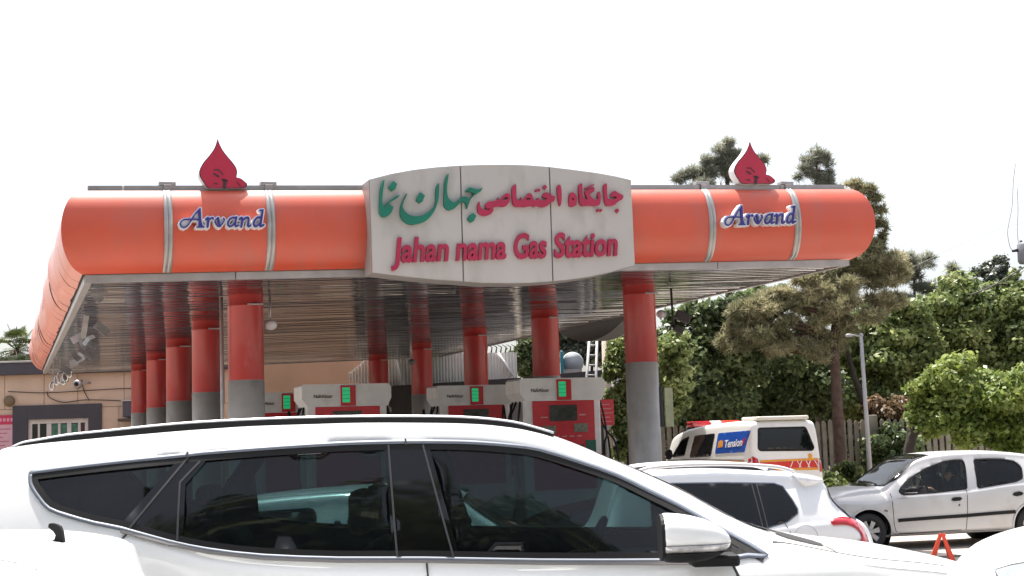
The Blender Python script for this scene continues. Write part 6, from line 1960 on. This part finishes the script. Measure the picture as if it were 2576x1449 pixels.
# verge bushes and ivy
rnd = random.Random(2)
GRASS = leaf_mat('verge_leaves', (.05, .07, .02), (.11, .15, .035), (.24, .25, .09), 1.5)
vb = []
for (px, py, rx, ry, Y, lab, mm, n) in [(2080, 1215, 40, 26, 34, 'low leafy shrub at the foot of the pine, behind the van corner', GRASS, 1600), (2135, 1200, 30, 40, 34.5, 'taller pale leafed shrub right of the pine foot', GRASS, 1500), (2240, 1130, 50, 70, 37.2, 'dark climber on the fence right of the lamp pole', L_DARK, 4200), (2110, 1232, 70, 14, 32, 'strip of low weeds along the verge beside the white crossover', GRASS, 1800)]:
    tree('verge_shrub', lab, Y, px, [(px, py, rx, ry), (px + rx * .5, py + 6, rx * .6, ry * .7), (px - rx * .5, py + 8, rx * .6, ry * .6)], mm, n, .075, int(px), 'leaf', .02, group='verge shrubs', cat='shrub', nbr=2)
# --- lamp pole among the trees
lp0, lp1 = at(2191, 1215, 35), at(2166, 846, 35)
lp0.z = GZ
le = empty('lamp_pole', lp0); tag(le, 'pale grey street lamp pole standing among the trees', 'lamp pole')
d = lp1 - lp0
MB().tube([(0, 0, 0), d * .5, d], [.066, .054, .042], 12).build('pole_shaft', POLE, le)
MB().lathe([(.16, 0), (.16, .03), (.11, .05), (.11, .35)], (0, 0, 0), 14).build('pole_base', POLE, le)
MB().tube([d, d + Vector((-.26, 0, .05))], .02, 8).build('lamp_arm', POLE, le)
MB().ell(d + Vector((-.30, -.02, .03)), (.10, .07, .045)).ell(d + Vector((.01, 0, .03)), (.05, .05, .05)).build('lamp_head', mat('frosted_lamp', (.30, .32, .33), .4), le)
# --- pole transformer at the right edge with wires
ty = 40
te = empty('pole_transformer', at(2588, 640, ty)); tag(te, 'grey pole transformer with dark insulator at the right edge against the sky', 'transformer')
S_ = FPX / ty
MB().lathe([(0, -.30), (.26, -.30), (.30, -.24), (.30, .22), (.26, .28), (0, .28)], (0, 0, .05), 20).build('tank', mat('transformer_grey', (.20, .20, .23), .5), te)
MB().tube([at(2562, 629, ty) - te.location, at(2546, 632, ty) - te.location], [.05, .03], 8).tube([at(2568, 605, ty) - te.location, at(2570, 622, ty) - te.location], .04, 8).build('insulator', DARK, te)
gzp = GZ - te.location.z
MB().tube([(.55, .1, gzp), (.55, .1, 5.5)], .14, 10).build('pole_shaft', POLE, te)
MB().box((.2, .05, -.2), (.55, .15, -.1)).build('mounting_arm', POLE, te)
MB().tube(smooth_open([at(x, y, ty) - te.location for x, y in [(2555, 408), (2549, 460), (2546, 520), (2535, 580), (2540, 618), (2547, 630)]], 4), .010, 5).build('jumper_wire', mat('wire_grey', (.35, .35, .36), .6), te)
MB().tube(smooth_open([at(x, y, ty) - te.location for x, y in [(2559, 470), (2561, 530), (2559, 580), (2563, 620)]], 4), .010, 5).build('jumper_wire', MATS['wire_grey'], te)
for k, (pts, lab) in enumerate([([(2120, 640), (2230, 588), (2400, 498), (2555, 408), (2680, 352)], 'highest thin power line in the right sky'), ([(2110, 690), (2230, 640), (2400, 545), (2559, 470), (2680, 420)], 'middle thin power line in the right sky'), ([(2200, 710), (2300, 670), (2450, 600), (2577, 558), (2680, 530)], 'lowest thin power line in the right sky')]):
    o = MB().tube(smooth_open([at(x, y, ty + .3 * k + (1 if x < 2500 else 0)) for x, y in pts], 5), .004, 4).build('power_line', MATS['wire_grey'])
    tag(o, lab, 'wire', 'power lines')
o = MB().tube(smooth_open([at(x, y, 34) for x, y in [(2440, 742), (2500, 718), (2576, 672), (2660, 628)]], 4), .018, 5).build('service_cable', mat('dark_cable', (.05, .05, .05), .7))
tag(o, 'thick dark service cable dropping towards the trees at the right edge', 'cable')
# --- tall trees across the road, behind the camera: what the car windows mirror
for i, (x, y, h_, sd_) in enumerate([(-15, -11, 14, 61), (-9, -12, 15, 62), (-3, -10.5, 14.5, 63), (3, -12, 15.5, 64), (9.5, -11, 14, 65), (16, -12, 15, 66)]):
    e = empty('street_tree', (x, y, 0)); tag(e, 'leafy street tree on the opposite side of the road', 'tree', 'street trees across the road')
    cloud_obj('crown', leaf_cloud([(0, 0, h_ * .62, 3.6, 3, 3.2), (1.8, .3, h_ * .45, 2.8, 2.4, 2.4), (-2.0, 0, h_ * .45, 2.8, 2.4, 2.4), (.2, 0, h_ * .85, 2.6, 2.2, 2.2)], 5000, .30, sd_), L_DARK, e)
    limbs(.2, [(0, 0, 0), (.1, 0, h_ * .3), (0, .1, h_ * .8)], [((0, 0, h_ * .35), (1.5, 0, h_ * .6)), ((0, 0, h_ * .35), (-1.5, 0, h_ * .6))], BARKD, e)
